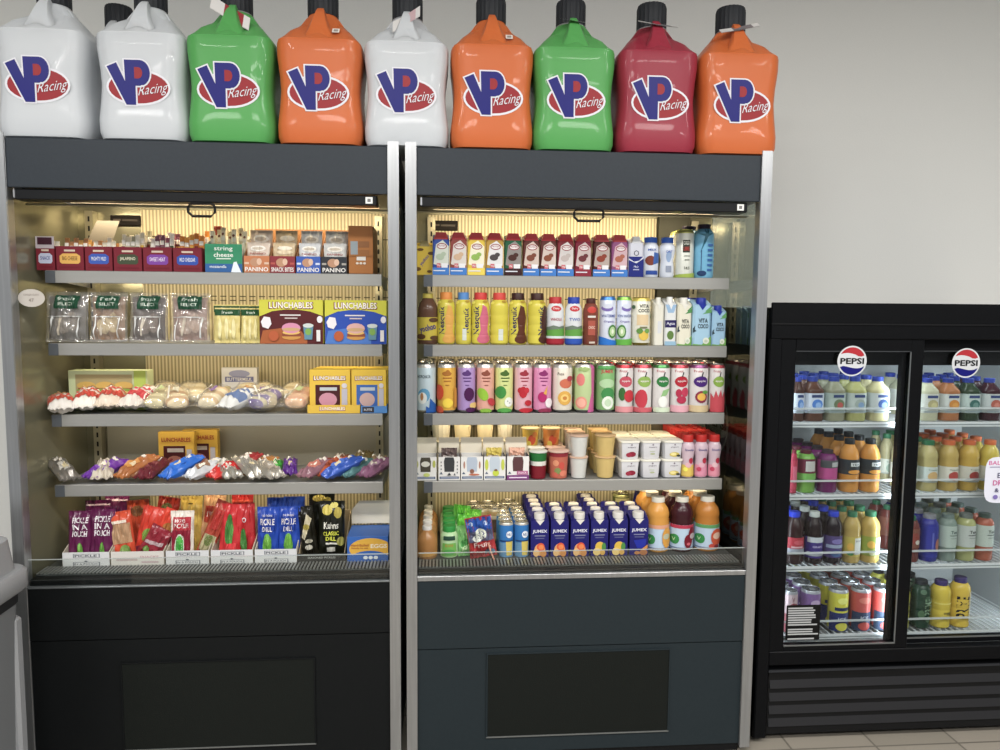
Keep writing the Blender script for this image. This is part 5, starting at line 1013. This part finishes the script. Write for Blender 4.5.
# fourth shelf: snack boxes
FY4 = LIPY + .006
for i, (a, b, c1, win, lab, stuff) in enumerate([(414.5, 436.5, '#c9ccb0', '#4a463a', 'white snack box with olive accents at the left end, lid raised', None), (438.5, 460, '#dadada', '#3c3e40', 'white snack box with dark window and a silver wrapper showing on top', '#6a5a58'), (461, 483, '#dcdcdc', '#a8b4c4', 'white snack box with small red-brown carrots, lid raised', None), (484, 505.5, '#c4cc4a', '#b4c0cc', 'white snack box with yellow-green pears and yellow wrapper', '#c8b44a'), (507, 529, '#9a5a8c', '#5a3a3c', 'white and purple snack box beside the striped cup', '#d8a890')]):
    x, w = span(a, b, 465, FY4); h = .082
    t = thing('snack_box'); m = MB(); d = .075; th = .002; wm = M('#dad9d6', .5)
    m.box(-w/2, w/2, -d/2, d/2, 0, th, wm); m.box(-w/2, w/2, -d/2, -d/2 + th, th, h, wm); m.box(-w/2, w/2, d/2 - th, d/2, th, h, wm); m.box(-w/2, -w/2 + th, -d/2 + th, d/2 - th, th, h, M('#2c2a4c', .5)); m.box(w/2 - th, w/2, -d/2 + th, d/2 - th, th, h, M('#2c2a4c', .5))
    its = [('p', [(-.45, .36), (.45, .36), (.5, .8), (.4, .98), (-.4, .98), (-.5, .8)], win), ('r', -.9, .06, .9, .16, '#4a5a78'), ('r', -.8, .08, .8, .14, '#8a94a8'), ('p', [(-.9, .26), (-.75, .36), (-.6, .26)], '#4a5a74')]
    if i == 0: its += [('e', -.78, .7, .14, .16, '#aab04a'), ('e', .78, .7, .14, .16, '#aab04a'), ('e', .1, .24, .3, .08, '#c0cc6a'), ('e', .0, .7, .4, .12, '#d0d0c4')]
    if i == 1: its += [('r', -.8, .3 + .15 * k, -.7, .36 + .15 * k, '#5a6068') for k in range(4)] + [('r', .7, .3 + .15 * k, .8, .36 + .15 * k, '#5a6068') for k in range(4)] + [('p', [(-.2, .22), (0, .34), (.2, .22)], '#3a4048'), ('p', [(.4, .22), (.5, .32), (.6, .22)], '#3a4048')]
    if i == 2: its += [('e', -.7, .65, .08, .16, '#a87a68'), ('e', .7, .65, .08, .16, '#a87a68'), ('e', 0, .38, .2, .1, '#8a5a48'), ('e', .2, .24, .5, .04, '#b8684c')]
    if i == 3: its += [('e', -.75, .65, .16, .24, '#b8c434'), ('e', .75, .65, .16, .24, '#b8c434'), ('e', .1, .3, .3, .14, '#b8c824'), ('e', .1, .42, .16, .05, '#7a5a3c')]
    if i == 4: its += [('r', -1, 0, 1, .2, '#7a3a78'), ('r', -.1, .22, .9, .38, '#b05a88'), ('t', 'SNACK', .4, .3, .09, '#e8d8e4', .8), ('r', -.8, .07, .8, .12, '#d8c8dc')]
    deco(m, its, w, h, flat(d)); m.build('box_body', t)
    m = MB(); fl = M('#d6cdb8', .6); m.loft([[(-w/2, d/2 - .001, h), (w/2, d/2 - .001, h), (w/2, d/2, h + .001), (-w/2, d/2, h + .001)], [(-w/2 * .98, d/2 + .012, h + .052), (w/2 * .98, d/2 + .012, h + .052), (w/2 * .98, d/2 + .013, h + .053), (-w/2 * .98, d/2 + .013, h + .053)]], fl, sm=False); m.build('raised_lid', t)
    for s in (-1, 1):
        m = MB(); m.poly([(s * w/2, -d/2, h), (s * w/2, d/2, h), (s * w/2 * 1.02, d/2, h + .03), (s * w/2 * 1.05, -d/2 + .02, h + .006)], fl); m.build('side_flap', t)
    put(t, x, FY4 + d / 2, S4 + e, lab, 'snack box', 'white snack boxes on the fourth shelf')
    if stuff:
        s = pouch(w * .75, .05, .02, stuff, [('r', -.8, .4, .6, .5, '#b9b0ac')], seed=400 + i, crinkle=.003, name='snack_wrapper'); put(s, x, FY4 + .05, S4 + .055, ['', 'grey-brown crumpled wrapper poking from the dark-windowed snack box', '', 'yellow wrapper poking from the pear-printed snack box', 'pinkish wrapper poking from the white and purple snack box'][i], 'wrapper')
# cups at the back of the fourth shelf
rib = lambda lab, px, st: None
for k, (a, b, lab, rb) in enumerate([(430, 452, 'ribbed cream stack cup at the back left of the fourth shelf', 1), (452.5, 473, 'smooth cream cup, nearer the ribbed one at the back', 0), (475.5, 495, 'smooth cream cup, farther right at the back of the fourth shelf', 0), (496.5, 514, 'ribbed pale pink-white cup at the back of the fourth shelf', 1)]):
    x, w = span(a, b, 430, .33)
    t = cup(w / 2 * .72, w / 2, .105, '#e6d8b0' if not rb else '#e2dcc8', '#d8cdb0', ribbed=bool(rb)); put(t, x, .345, S4 + .032 if 0 else S4 + e, lab, 'cup', 'cups at the back of the fourth shelf')
    u = copy_tree(t); put(u, x, .345, S4 + e + .1115, lab.replace('cup', 'upper cup', 1) if 0 else 'upper ' + lab, 'cup', 'cups at the back of the fourth shelf')
for k, (a, b, c, lab) in enumerate([(522.5, 539, '#d8b440', 'yellow and red fruit cup at the back of the fourth shelf'), (543, 560, '#dc8a3c', 'orange fruit cup with red centre at the back of the fourth shelf')]):
    x, w = span(a, b, 432, .29)
    for j in range(2):
        t = cup(w / 2 * .85, w / 2, .075, c, '#c8b890', dec=[('e', .1, .5, .5, .25, '#d0502c'), ('e', -.3, .3, .3, .15, '#e0c848'), ('e', .4, .75, .3, .14, '#d8843c')]); put(t, x, .30, S4 + e + j * .0815, ('upper ' if j else 'lower ') + lab, 'fruit cup', 'stacked fruit cups')
x, w = span(530.5, 548, 470, FY4)
t = cup(w / 2 * .86, w / 2, .092, '#1f6a34', '#c9ccc4', stripes=[(0, .45, '#7a1424'), (.45, .6, '#d6d4cc'), (.6, 1, '#1a6a30')], name='fruit_cup'); put(t, x, FY4 + w / 2 * 1.1, S4 + e, 'green, white and dark red striped cup beside the snack boxes', 'cup', rows=4, dy=.066)
x, w = span(550, 570, 470, FY4)
t = cup(w / 2 * .86, w / 2, .092, '#b8604a', '#c9a898', stripes=[(.84, 1, '#8a2430')], dec=[('e', -.4, .6, .3, .12, '#d88a64'), ('e', .2, .5, .3, .15, '#c84a3c'), ('e', -.2, .3, .35, .12, '#7a8a4a'), ('e', .4, .2, .4, .12, '#d8785c'), ('e', -.5, .15, .3, .1, '#c85a48')], name='fruit_cup'); put(t, x, FY4 + w / 2 * 1.1, S4 + e, 'mixed fruit cup with maroon rim beside the striped cup', 'fruit cup', rows=4, dy=.068)
for a, b, c, l, nm_ in ((571, 589.5, '#c8c9c4', '#c9a890', 'white'), (597, 617.5, '#c9ad64', '#c8a470', 'yellow')):
    x, w = span(a, b, 470, FY4)
    for j in range(2):
        t = cup(w / 2 * .76, w / 2 * .96, .071, c, l, lidh=.005, dec=[('r', -.02, .1, .02, .8, c)]); put(t, x, FY4 + w / 2 * 1.08, S4 + e + j * .0764, f'{nm_} plastic cup, {["lower", "upper"][j]} of the front stack beside the square tubs', 'cup', 'stacked plastic cups', rows=3, dy=.066)
# tubs
TB = [(620.5, 640.5, [('e', .15, .28, .4, .14, '#8a1c34'), ('e', -.15, .25, .3, .12, '#9a2840')], 'cherry'), (642, 661.5, [('e', .1, .3, .25, .05, '#a8b08a'), ('r', -.2, .42, .3, .46, '#b8c0a8')], 'plain'), (663.5, 683.5, [('e', .1, .26, .5, .13, '#c9b44a'), ('e', 0, .28, .3, .08, '#e6d88a'), ('e', .5, .2, .2, .06, '#3a3c34')], 'banana')]
for a, b, its, nm_ in TB:
    x, w = span(a, b, 470, FY4)
    for j in range(2):
        t = tub(w, .066, '#d2d2d6', '#e0ddcf', its + [('t', 'yogurt', .1, .66, .07, '#6a5a6a', .8), ('e', .1, .8, .08, .04, '#7a6a7a')]); put(t, x, FY4 + w / 2 + .003, S4 + e + j * .0665, f'square white yogurt tub with {nm_} print, {["lower", "upper"][j]} layer', 'yogurt tub', 'square yogurt tubs', rows=3, dy=w + .004)
# drinkable yogurts
yb = [(683.5, 696, '#d8a8b0', '#d8b848', 'yellow-footed'), (697, 709.5, '#dba4b4', '#d88aa4', 'pink-footed'), (710.5, 722.5, '#dcb4bc', '#dc8ca0', 'pale pink')]
for a, b, c, f, nm_ in yb:
    x, w = span(a - .7, b + .7, 455, FY4)
    t = bottle(w / 2, .152, 'slimwaist', '#c8b0bc', '#b81c16', .78, .16, dec=[('r', -.98, .02, .98, .3, f), ('e', -.1, .3, .5, .06, c), ('t', 'Smoothie', 0, .66, .05, '#4a4a8a', 1.2), ('e', .3, .40, .35, .07, '#b02440'), ('e', -.5, .2, .3, .05, '#c03c5c' if f != '#d8b848' else '#e8e048')], name='yogurt_bottle')
    put(t, x, FY4 + w / 2, S4 + e, f'{nm_} drinkable yogurt bottle with red cap', 'yogurt bottle', 'drinkable yogurts on the fourth shelf', rows=6, dy=.048)
# deck
DY = .135
x, w = span(414.5, 437.5, 550, .10)
t = bottle(w / 2 * .93, .115, 'tea', '#a8743a', '#dedad4', .46, .12, dec=[('p', [(-.9, .08), (.9, .1), (.9, .22), (-.9, .2)], '#c08a34')]); put(t, x + .003, .12 + w / 2, D, 'amber juice bottle with white cap at the left end of the deck', 'bottle', 'amber bottles in a line', rows=5, dy=.066)
x, w = span(440, 458.5, 540, DY)
its = [('p', [(-.8, .06), (.8, .06), (.7, .5), (-.7, .5)], '#6ab04a'), ('t', 'KIWI', 0, .42, .1, '#b87a2c', .8), ('e', 0, .2, .6, .1, '#4a9a44'), ('r', -.6, .6, .6, .74, '#2a4a3c')]
t = bottle(w / 2, .105, 'milk', '#a8cc98', '#1f8a34', .72, .2, dec=its); put(t, x, DY + w / 2, D, 'small green juice bottle with bright green cap on the deck', 'bottle', 'small green juice bottles in a line', rows=5, dy=.062)
u = copy_tree(t)
for k in range(3): 
    if k: u = copy_tree(u)
    put(u, x + .05, DY + .12 + .062 * k, D, f'small green juice bottle beside the line, {["nearest", "middle", "rearmost"][k]} behind the green pouch', 'bottle', 'small green juice bottles in a line')
pch = lambda w, h, c, its, sd, nm_, pxx, Y, rz, rl, lab, th=.028: None
def stand(o, px, Y, z, lean, rz, roll, w, lab, cat, grp):
    Rm = Matrix.Rotation(math.radians(rz), 4, 'Z') @ Matrix.Rotation(math.radians(-lean), 4, 'X') @ Matrix.Rotation(math.radians(roll), 4, 'Y')
    o.rotation_euler = Rm.to_euler(); o.location = (X(px, 540, Y), Y, z + abs(math.sin(math.radians(roll))) * w / 2); o['label'] = lab; o['category'] = cat; o['group'] = grp; return o
gq = 'drink and fruit pouches on the deck'
stand(pouch(.068, .105, .03, '#78b86a', [('e', -.1, .4, .6, .15, '#4a9a4c'), ('p', [(-.6, .15), (.5, .3), (.6, .45), (-.5, .3)], '#c0dca8'), ('e', .3, .7, .4, .08, '#a8d48c')], seed=501, name='fruit_pouch', crinkle=.004), 468, .155, D, 14, 0, -4, .068, 'clear green fruit pouch at the front between green bottle and blue-red pouch', 'pouch', gq)
for k, (px, Y, c) in enumerate([(464, .21, '#5ab82c'), (470, .26, '#68c434'), (458, .30, '#4aa82a')]):
    stand(pouch(.062, .125 + .006 * k, .025, c, [('e', 0, .6, .5, .1, '#a8d87a')], seed=505 + k, name='fruit_pouch', crinkle=.004), px, Y, D, 12, 10 - 8 * k, 6, .06, ['bright green pouch just behind the clear green one', 'bright green pouch, middle of the three behind', 'bright green pouch, rearmost of the three'][k], 'pouch', gq)
stand(pouch(.094, .14, .03, '#a82c30', [('r', -.95, .64, .95, .97, '#2450a0'), ('e', -.6, .85, .15, .05, '#b8c8e0'), ('e', .5, .82, .15, .05, '#b8c8e0'), ('r', -.95, .40, .95, .66, '#5a5c78'), ('e', 0, .58, .45, .14, '#cfd4c4'), ('e', -.3, .48, .35, .08, '#d8dcd4'), ('t', 'Fruit', 0, .32, .12, '#e8d4cc', 1.2), ('e', .5, .12, .4, .08, '#5a7a90'), ('r', -.9, .02, .1, .2, '#9a2c30')], seed=510, name='fruit_pouch', crinkle=.005), 484, .125, D, 8, 0, -9, .094, 'blue and red printed pouch leaning over the front of the deck', 'pouch', gq)
m = MB(); m.tube([(0, 0, 0), (.004, -.002, .03), (.012, -.002, .062)], .0028, M('#d89a80', .4)); o = m.build('drinking_straw'); o['label'] = 'pale orange drinking straw across the blue and red pouch'; o['category'] = 'straw'; o.location = (X(494, 560, .103), .098, DECK + .006); o.rotation_euler = (0, math.radians(-30), 0)
x, w = span(499, 514.3, 540, DY)
bc = [('r', -.9, 0, .9, .42, '#5a8ab0'), ('p', [(0, .05), (.7, .05), (.8, .48), (-.1, .45)], '#d0b84c'), ('e', .35, .66, .4, .1, '#dfe4ea'), ('t', 'NU', .35, .66, .08, '#2a4a8a', .5, 0, .04), ('r', -.8, .46, .8, .49, '#1f3a6c')]
t = can(w / 2 * .98, .122, '#2a72b4', bc, lid='#c9c4b4', top='#bdb9ac'); put(t, x, DY + w / 2, D, 'slim blue and yellow can next to the blue-red pouch', 'can', 'slim blue cans on the deck', rows=5, dy=.054)
again(t, X(522.3, 540, DY), DY + w / 2, D, 'slim blue and yellow can next to the navy juice cartons', 'slim blue cans on the deck', rows=5, dy=.054)
t = can(.033, .125, '#a89060', [('e', 0, .5, .8, .2, '#5a4a3c'), ('r', -.9, .7, .9, .8, '#d8d0b8')], lid='#a8a498', top='#b0a890')
for k, (px, Y) in enumerate([(474, .40), (488, .40), (480, .335), (495, .335), (508, .425)]):
    uu = t if k == 0 else copy_tree(t); put(uu, X(px, 500, Y), Y, D, f'tan and brown can at the back of the deck, {["farthest back near the green caps", "farthest back in the middle", "second row beside green caps", "second row beside blue cans", "alone behind the blue cans"][k]}', 'can', 'tan cans at the back of the deck')
def jumex(w, kind):
    if kind == 0: fr = [('e', .0, .2, .62, .17, '#d89a5c'), ('e', .1, .27, .45, .12, '#d8502c'), ('e', .15, .27, .3, .07, '#e8803c'), ('e', -.4, .12, .35, .11, '#e0b070'), ('e', .4, .1, .35, .1, '#c8843c')]
    elif kind == 1: fr = [('e', .05, .25, .55, .15, '#d8b02c'), ('e', .5, .25, .25, .12, '#4a8a3c'), ('e', -.3, .12, .45, .11, '#e0c070'), ('e', .35, .1, .3, .08, '#d0a040')]
    else: fr = [('p', [(-.6, .42), (.8, .46), (.75, .3), (.4, .2), (-.2, .2)], '#2430a0'), ('p', [(.2, .16), (.95, .3), (.95, .2), (.4, .1)], '#c8843c'), ('e', .5, .08, .45, .08, '#a86a3c'), ('e', -.2, .07, .3, .05, '#b87a44')]
    its = [('r', -1, 0, 1, 1, '#22206c')] + [('t', 'JUMEX', 0, .70, .11, '#dcdce6', 1.65, 0, .06), ('r', -.6, .57, .6, .60, '#7a7c9c'), ('r', -.5, .5, .5, .53, '#5a5c8a')] + fr
    return prisma(w, .058, .152, '#22206c', '#d8d4cc', its, topcol='#1c1a60', capw=.62, name='juice_carton', style='screw'), .058
J = [(531, 549, 0, 'navy juice carton with orange fruit, next to the slim blue cans'), (551, 568.8, 0, 'navy juice carton with orange fruit, middle of the three matching ones'), (571, 589.3, 0, 'navy juice carton with orange fruit, next to the yellow-fruited cartons'), (591, 608.5, 1, 'navy juice carton with yellow fruit beside the orange-fruited ones'), (610, 628, 1, 'navy juice carton with yellow fruit, nearer the tall juice bottles'), (630, 648.5, 2, 'navy juice carton with a blue fruit crescent beside the tall juice bottles')]
row(J, D, DY, jumex, 'juice carton', 'navy juice cartons on the deck', py=530, rows={531: 5, 551: 3, 571: 3, 591: 5, 610: 3, 630: 3}, rsp=.0615)
o, _ = jumex(.06, 1); put(o, X(637, 500, .40), .40, D + .005, 'navy juice carton tipped sideways at the back behind the crescent carton', 'juice carton', 'navy juice cartons on the deck'); o.rotation_euler = (0, math.radians(14), .4); o.location.z = D + .009
o = can(.033, .15, '#5f6a3a', [('e', 0, .5, .7, .2, '#3c4a2c'), ('r', -.8, .8, .8, .9, '#c8c080')], lid='#b8b890', top='#b0b070'); put(o, X(621, 500, .43), .43, D, 'olive can standing at the back beside the tipped carton', 'can')
def juice(w, liq, ring, fruit, kind):
    its = [('r', -1, .86, 1, 1, ring), ('e', -.75, .42, .32, .2, '#2f8a44'), ('t', 'V', -.8, .42, .14, '#bfe0a8', .2), ('r', -.98, .06, .98, .1, '#6a7a9a')] + ([('e', .55, .5, .42, .42, fruit), ('e', .5, .55, .3, .12, '#b8b89a')] if kind == 0 else [('e', .3, .35, .35, .28, fruit), ('e', .6, .65, .3, .28, fruit), ('e', .65, .55, .25, .12, '#b8a8ac'), ('e', .3, .25, .15, .06, '#d0606c')] if kind == 1 else [('e', .5, .5, .5, .34, fruit), ('e', .5, .55, .34, .14, '#e0b8a0'), ('e', .1, .15, .25, .1, '#c04438'), ('e', .45, .13, .2, .08, '#7a2c34')])
    return bottle(w / 2, .2, 'juice', liq, '#d8d4c4', .58, .085, band=(.05, .50), bandcol='#b4cade', dec=its, name='juice_bottle'), w
row([(649.5, 672.5, '#cf8f2c', '#d89878', '#d8982c', 0, 'large orange-yellow juice bottle beside the navy cartons'), (673.5, 697, '#3c1820', '#b8304c', '#7a1428', 1, 'large dark red juice bottle between the two orange ones'), (699, 723.5, '#b8741c', '#5a9a5c', '#c8502c', 2, 'large amber juice bottle with green label edge beside the glass')], D, .15, juice, 'juice bottle', 'large juice bottles on the deck', py=520, rows=3, rsp=.078)
# ---------------------------------------------------------------- drinks in the sliding-door fridge
FS = [z - .0 for z in (1.13, .868, .603, .346)]; FYF = FY + .112
def sq(w, h, body, cap, label, its): return bottle(w / 2, h, 'square', body, cap, .52, .1, band=(.18, .62), bandcol=label, dec=its, square=True, n=24, name='juice_bottle'), w
def rd(w, h, style, body, cap, capr, caph, band, label, its): return bottle(w / 2, h, style, body, cap, capr, caph, band=band, bandcol=label, dec=its, name='drink_bottle'), w
def frow(specs, z, py, build, cat, grp, rows=4, sp=None):
    for s in specs:
        a, b, *args, lab = s; x, w = span(a, b, py, FYF); o, d = build(min(w - .001, .071), *args)
        put(o, x, FYF + d / 2, z + .0006, lab, cat, grp, rows=rows, dy=sp or .075, phrase='back in its line')
gj = 'square juice bottles on the top fridge shelf'
nb = lambda c, f: [('r', -.5, .78, .6, .92, '#3a4a7a'), ('e', .1, .45, .55, .25, c), ('e', .2, .4, .3, .15, f), ('r', -.9, .04, .9, .1, '#8a9aa0')]
BC = '#2b3f9a'
frow([(795, 806, .163, '#4a3028', BC, '#c9d2e0', nb('#5a8ad0', '#8fb0e0'), 'brown juice bottle with blue label, mostly behind the door frame'),
      (807, 826.5, .163, '#5a3a2c', BC, '#c9d4e4', nb('#4a80d0', '#8fb4e4'), 'brown juice bottle with blue and white label on the top fridge shelf'),
      (828.5, 848.5, .163, '#8a8a70', BC, '#a8b8b0', nb('#6a7a5a', '#b0504a'), 'grey-green juice bottle with red fruit label, under the round sign'),
      (850, 869, .163, '#a0a060', BC, '#b4c0bc', nb('#9aa8a0', '#7a9ac0'), 'pale yellow-green juice bottle with plain label'),
      (872.5, 893, .163, '#b8b080', BC, '#c4cccc', nb('#3a5a9a', '#8aa4cc'), 'pale juice bottle with blue wave label beside the door frame')], FS[0], 395, sq, 'juice bottle', gj)
frow([(922.5, 942.5, .158, '#b8b89a', BC, '#c9ccc4', nb('#b0a878', '#c8c08a'), 'pale cream juice bottle with blue cap, first behind the second door'),
      (944, 963.5, .158, '#a86a3c', BC, '#c4c8c4', nb('#c8822c', '#d8983c'), 'orange-brown juice bottle under the second round sign'),
      (964.5, 984, .158, '#2c3c28', BC, '#b4c4c0', nb('#3a6a64', '#6a9088'), 'dark green juice bottle with teal label'),
      (986, 1005, .158, '#3a1c24', BC, '#b8c0c0', nb('#b05a4a', '#c87a6a'), 'dark red juice bottle at the photo edge on the top fridge shelf')], FS[0], 395, sq, 'juice bottle', gj)
tea = lambda c, n: [('r', -.9, .35, .9, .95, '#33383c'), ('r', -.3, .55, .7, .8, '#c4c8c8'), ('t', n, .2, .67, .12, '#2a2c30', .8), ('e', .1, .18, .6, .14, c)]
frow([(792, 799, .17, 'milk', '#a8304a', '#7a2438', .6, .09, (.1, .7), '#b0344c', [('r', -.5, .2, .6, .8, '#c8607a')], 'red bottle beside the fridge door frame, second shelf'),
      (800.5, 820, .165, 'milk', '#6aa03a', '#5a2430', .55, .09, (.3, .75), '#6a2c3c', [('r', -.4, .4, .6, .9, '#b8b8b4'), ('r', -.95, 0, .95, .3, '#6aa84a')], 'green-footed bottle with grey and maroon label'),
      (822, 842.5, .165, 'milk', '#6a1c5c', '#3c3034', .55, .09, (.3, .72), '#b04484', [('r', -.9, .6, .9, 1, '#4a4c50'), ('r', .0, .65, .8, .9, '#a8acac')], 'magenta and purple bottle on the second fridge shelf'),
      (844.5, 864, .195, 'round', '#c8862c', '#1c1f22', .5, .1, (.34, .62), '#3a3d40', tea('#d8922c', 'TEA'), 'orange tea bottle with black cap next to the magenta bottle'),
      (865.5, 885, .195, 'round', '#cc8a30', '#1c1f22', .5, .1, (.34, .62), '#3a3d40', tea('#d8922c', 'TEA'), 'orange tea bottle with black cap standing beside the gap')], FS[1], 460, rd, 'drink bottle', 'drink bottles on the second fridge shelf')
jl = lambda f: [('e', .1, .4, .55, .3, f), ('t', 'Tropical', .1, .8, .1, '#3a6a4a', 1.0), ('r', -.9, 0, .9, .08, '#a8b0a8')]
frow([(908, 921, .19, 'juice', '#a8a078', '#2f6a4a', .6, .09, (.18, .48), '#ccd0c4', jl('#9ab0a0'), 'pale juice bottle with green cap beside the centre stile'),
      (924, 943, .19, 'juice', '#b0a468', '#2a6a44', .6, .09, (.18, .48), '#c4d0cc', jl('#c8a468'), 'pale yellow juice bottle with green cap and white label'),
      (944.5, 964.5, .19, 'juice', '#b89c4c', '#c8602c', .6, .09, (.18, .48), '#d0cdc0', jl('#b0443c'), 'yellow juice bottle with orange cap and red fruit label'),
      (965.5, 985, .19, 'juice', '#c4a038', '#c8602c', .6, .09, (.18, .48), '#d0cdc0', jl('#a83c34'), 'deeper yellow juice bottle with orange cap beside the pink and white sticker'),
      (987, 1004, .19, 'juice', '#d0b83c', '#d0682c', .6, .09, (.18, .48), '#d0cdc0', jl('#a83c34'), 'bright yellow juice bottle behind the pink and white sticker')], FS[1], 460, rd, 'juice bottle', 'yellow juice bottles on the second fridge shelf')
frow([(789, 808, .192, 'juice', '#2a1418', '#2038c0', .56, .1, (.22, .52), '#a82c3c', [('e', .1, .7, .5, .15, '#c04c5c'), ('r', -.9, .0, .9, .3, '#8a909c'), ('r', -.6, .35, .5, .45, '#d0a8b0')], 'dark juice bottle with bright blue cap and red label'),
      (809.5, 827, .192, 'juice', '#1c1016', '#b4bcb8', .56, .1, (.12, .52), '#3a2a7a', [('r', -.9, .75, .9, 1, '#b8c0c8'), ('r', -.9, .1, .9, .3, '#a8b0bc'), ('t', 'GRAPE', 0, .55, .1, '#c0b8e0', 1.0)], 'dark juice bottle with white cap and purple label'),
      (828.5, 846.5, .192, 'juice', '#1a121c', '#2038b8', .56, .1, (.12, .54), '#4a3c74', [('e', .1, .75, .6, .12, '#7a70b0'), ('r', -.9, .45, .9, .6, '#8a98b4'), ('e', 0, .2, .6, .15, '#4a6a9c')], 'dark juice bottle with bright blue cap and violet label'),
      (848, 864.5, .19, 'juice', '#b0964c', '#2a6a4a', .56, .1, (.14, .52), '#b8a844', [('r', -.1, .1, .8, .95, '#cfd2cc'), ('t', 'Juice', .35, .8, .1, '#2a2c30', .7), ('e', -.5, .5, .3, .2, '#d8a83c'), ('e', -.5, .15, .3, .1, '#3a8a4c')], 'yellow juice bottle with green cap beside the violet-labelled one'),
      (866, 884.5, .19, 'juice', '#b49848', '#2a6a4a', .56, .1, (.14, .52), '#8a9a34', [('r', .1, .1, .9, .95, '#cfd2cc'), ('t', 'Juice', .5, .8, .1, '#2a2c30', .6), ('e', -.3, .6, .35, .2, '#d8a83c'), ('e', -.2, .15, .3, .1, '#c8c8a0')], 'yellow juice bottle with green cap nearer the centre stile')], FS[2], 532, rd, 'juice bottle', 'juice bottles on the third fridge shelf')
w3 = lambda f, c: [('t', 'Tea', .2, .72, .14, c, .8, 0, .04), ('r', -.3, .55, .7, .58, c), ('r', -.2, .42, .6, .45, '#8a9490')]
frow([(908, 924, .18, 'milk', '#6a3430', '#2a6a4c', .5, .1, (.3, .7), '#7a4a3c', [('e', 0, .5, .6, .3, '#8a3c34'), ('e', .3, .3, .3, .12, '#c8c4b8')], 'reddish-brown tea bottle with green cap beside the centre stile'),
      (926, 943, .178, 'wide', '#2a2f8a', '#7a7c84', .66, .09, (.1, .75), '#2c3494', [('r', -.2, .2, .0, .8, '#5a64b8'), ('e', .5, .4, .3, .2, '#a86a5a')], 'royal blue bottle with grey cap'),
      (944.5, 961.5, .178, 'wide', '#7a8c84', '#6a7c78', .66, .09, (.3, .75), '#a8b8b0', w3(0, '#2a4a4c'), 'pale green bottle with dark lettering next to the blue bottle'),
      (963, 980.5, .178, 'wide', '#a0a468', '#6c7470', .66, .09, (.3, .75), '#b4bcb8', w3(0, '#22262a'), 'white-labelled bottle with yellow base'),
      (982, 998.5, .178, 'wide', '#a85a44', '#4a5c58', .66, .09, (.3, .75), '#b4c0b8', w3(0, '#2a3a38'), 'white-labelled bottle with red-orange base at the photo edge')], FS[2], 530, rd, 'drink bottle', 'drink bottles on the third fridge shelf')
def ecan(w, c1, c2, its): return can(w / 2, .168 * .93, c1, [('r', -.98, 0, .98, .45, c2)] + its, lid='#9a9ea6', top='#a8acb4'), w
frow([(786, 800, '#c0a8b0', '#a05a64', [('e', .1, .62, .6, .1, '#8a4450'), ('t', 'V', 0, .8, .12, '#7a4454', .4)], 'pale pink can above the black notice'),
      (803, 826, '#7a5a94', '#3a4a68', [('e', .1, .7, .5, .08, '#b8a0c8'), ('r', -.6, .5, .6, .54, '#c8c4d8')], 'purple and slate can behind the notice edge'),
      (833, 852, '#c8c424', '#24306c', [('r', -.7, .5, .7, .58, '#1f2c5c'), ('e', 0, .74, .5, .08, '#dce06a'), ('t', 'ICE', 0, .3, .08, '#c8d0e0', .8), ('e', 0, .12, .6, .1, '#c8c434')], 'yellow and navy can on the bottom fridge shelf'),
      (855, 875, '#c0504c', '#2f4060', [('e', 0, .74, .6, .08, '#d8786c'), ('t', 'ICE', 0, .32, .08, '#c8d0e0', .8), ('e', 0, .12, .6, .1, '#b84a44')], 'red and navy can on the bottom fridge shelf'),
      (878, 896, '#b84a44', '#34445c', [('e', 0, .74, .6, .08, '#d8786c'), ('e', 0, .12, .6, .1, '#b04040')], 'red and slate can near the centre stile')], FS[3], 615, ecan, 'can', 'cans on the bottom fridge shelf', rows=5, sp=.072)
frow([(898, 914, .18, 'shake', '#b8b83c', '#2c2c30', .62, .1, None, '', [('t', 'PRIME', .2, .4, .18, '#2a2a30', 1.8, PI / 2, .05), ('r', -.9, .2, .1, .24, '#6a6a34')], 'yellow-green sports bottle with dark cap beside the centre stile'),
      (917.5, 935.5, .19, 'shake', '#1c3a2c', '#20242a', .62, .1, None, '', [('e', -.4, .3, .3, .08, '#4a6a4a'), ('e', .2, .6, .35, .07, '#3c5c44'), ('e', .3, .2, .3, .06, '#5a7a5c'), ('e', -.3, .75, .3, .05, '#52705a'), ('t', 'PRIME', .3, .45, .16, '#7a9a7c', 1.8, PI / 2, .05)], 'dark green camouflage sports bottle')], FS[3], 600, rd, 'sports bottle', 'sports bottles on the bottom fridge shelf', rows=3)
frow([(937, 956, .185, 'shake', '#d0b824', '#3a2f6a', .62, .11, None, '', [('r', -.2, .3, .7, .34, '#8a7a1c'), ('r', -.9, .5, .9, .53, '#e0d058'), ('t', '24g', .4, .3, .06, '#3a3410', .5)], 'yellow sports bottle with purple cap, back label showing'),
      (956.5, 975.5, .195, 'shake', '#d4b428', '#3a2f6a', .62, .11, None, '', [('t', 'PRIME', -.15, .42, .22, '#1c1c20', 2.2, PI / 2, .05), ('r', .45, .12, .75, .7, '#d8cca0')], 'yellow sports bottle with purple cap and black vertical lettering')], FS[3], 600, rd, 'sports bottle', 'sports bottles on the bottom fridge shelf', rows=1)
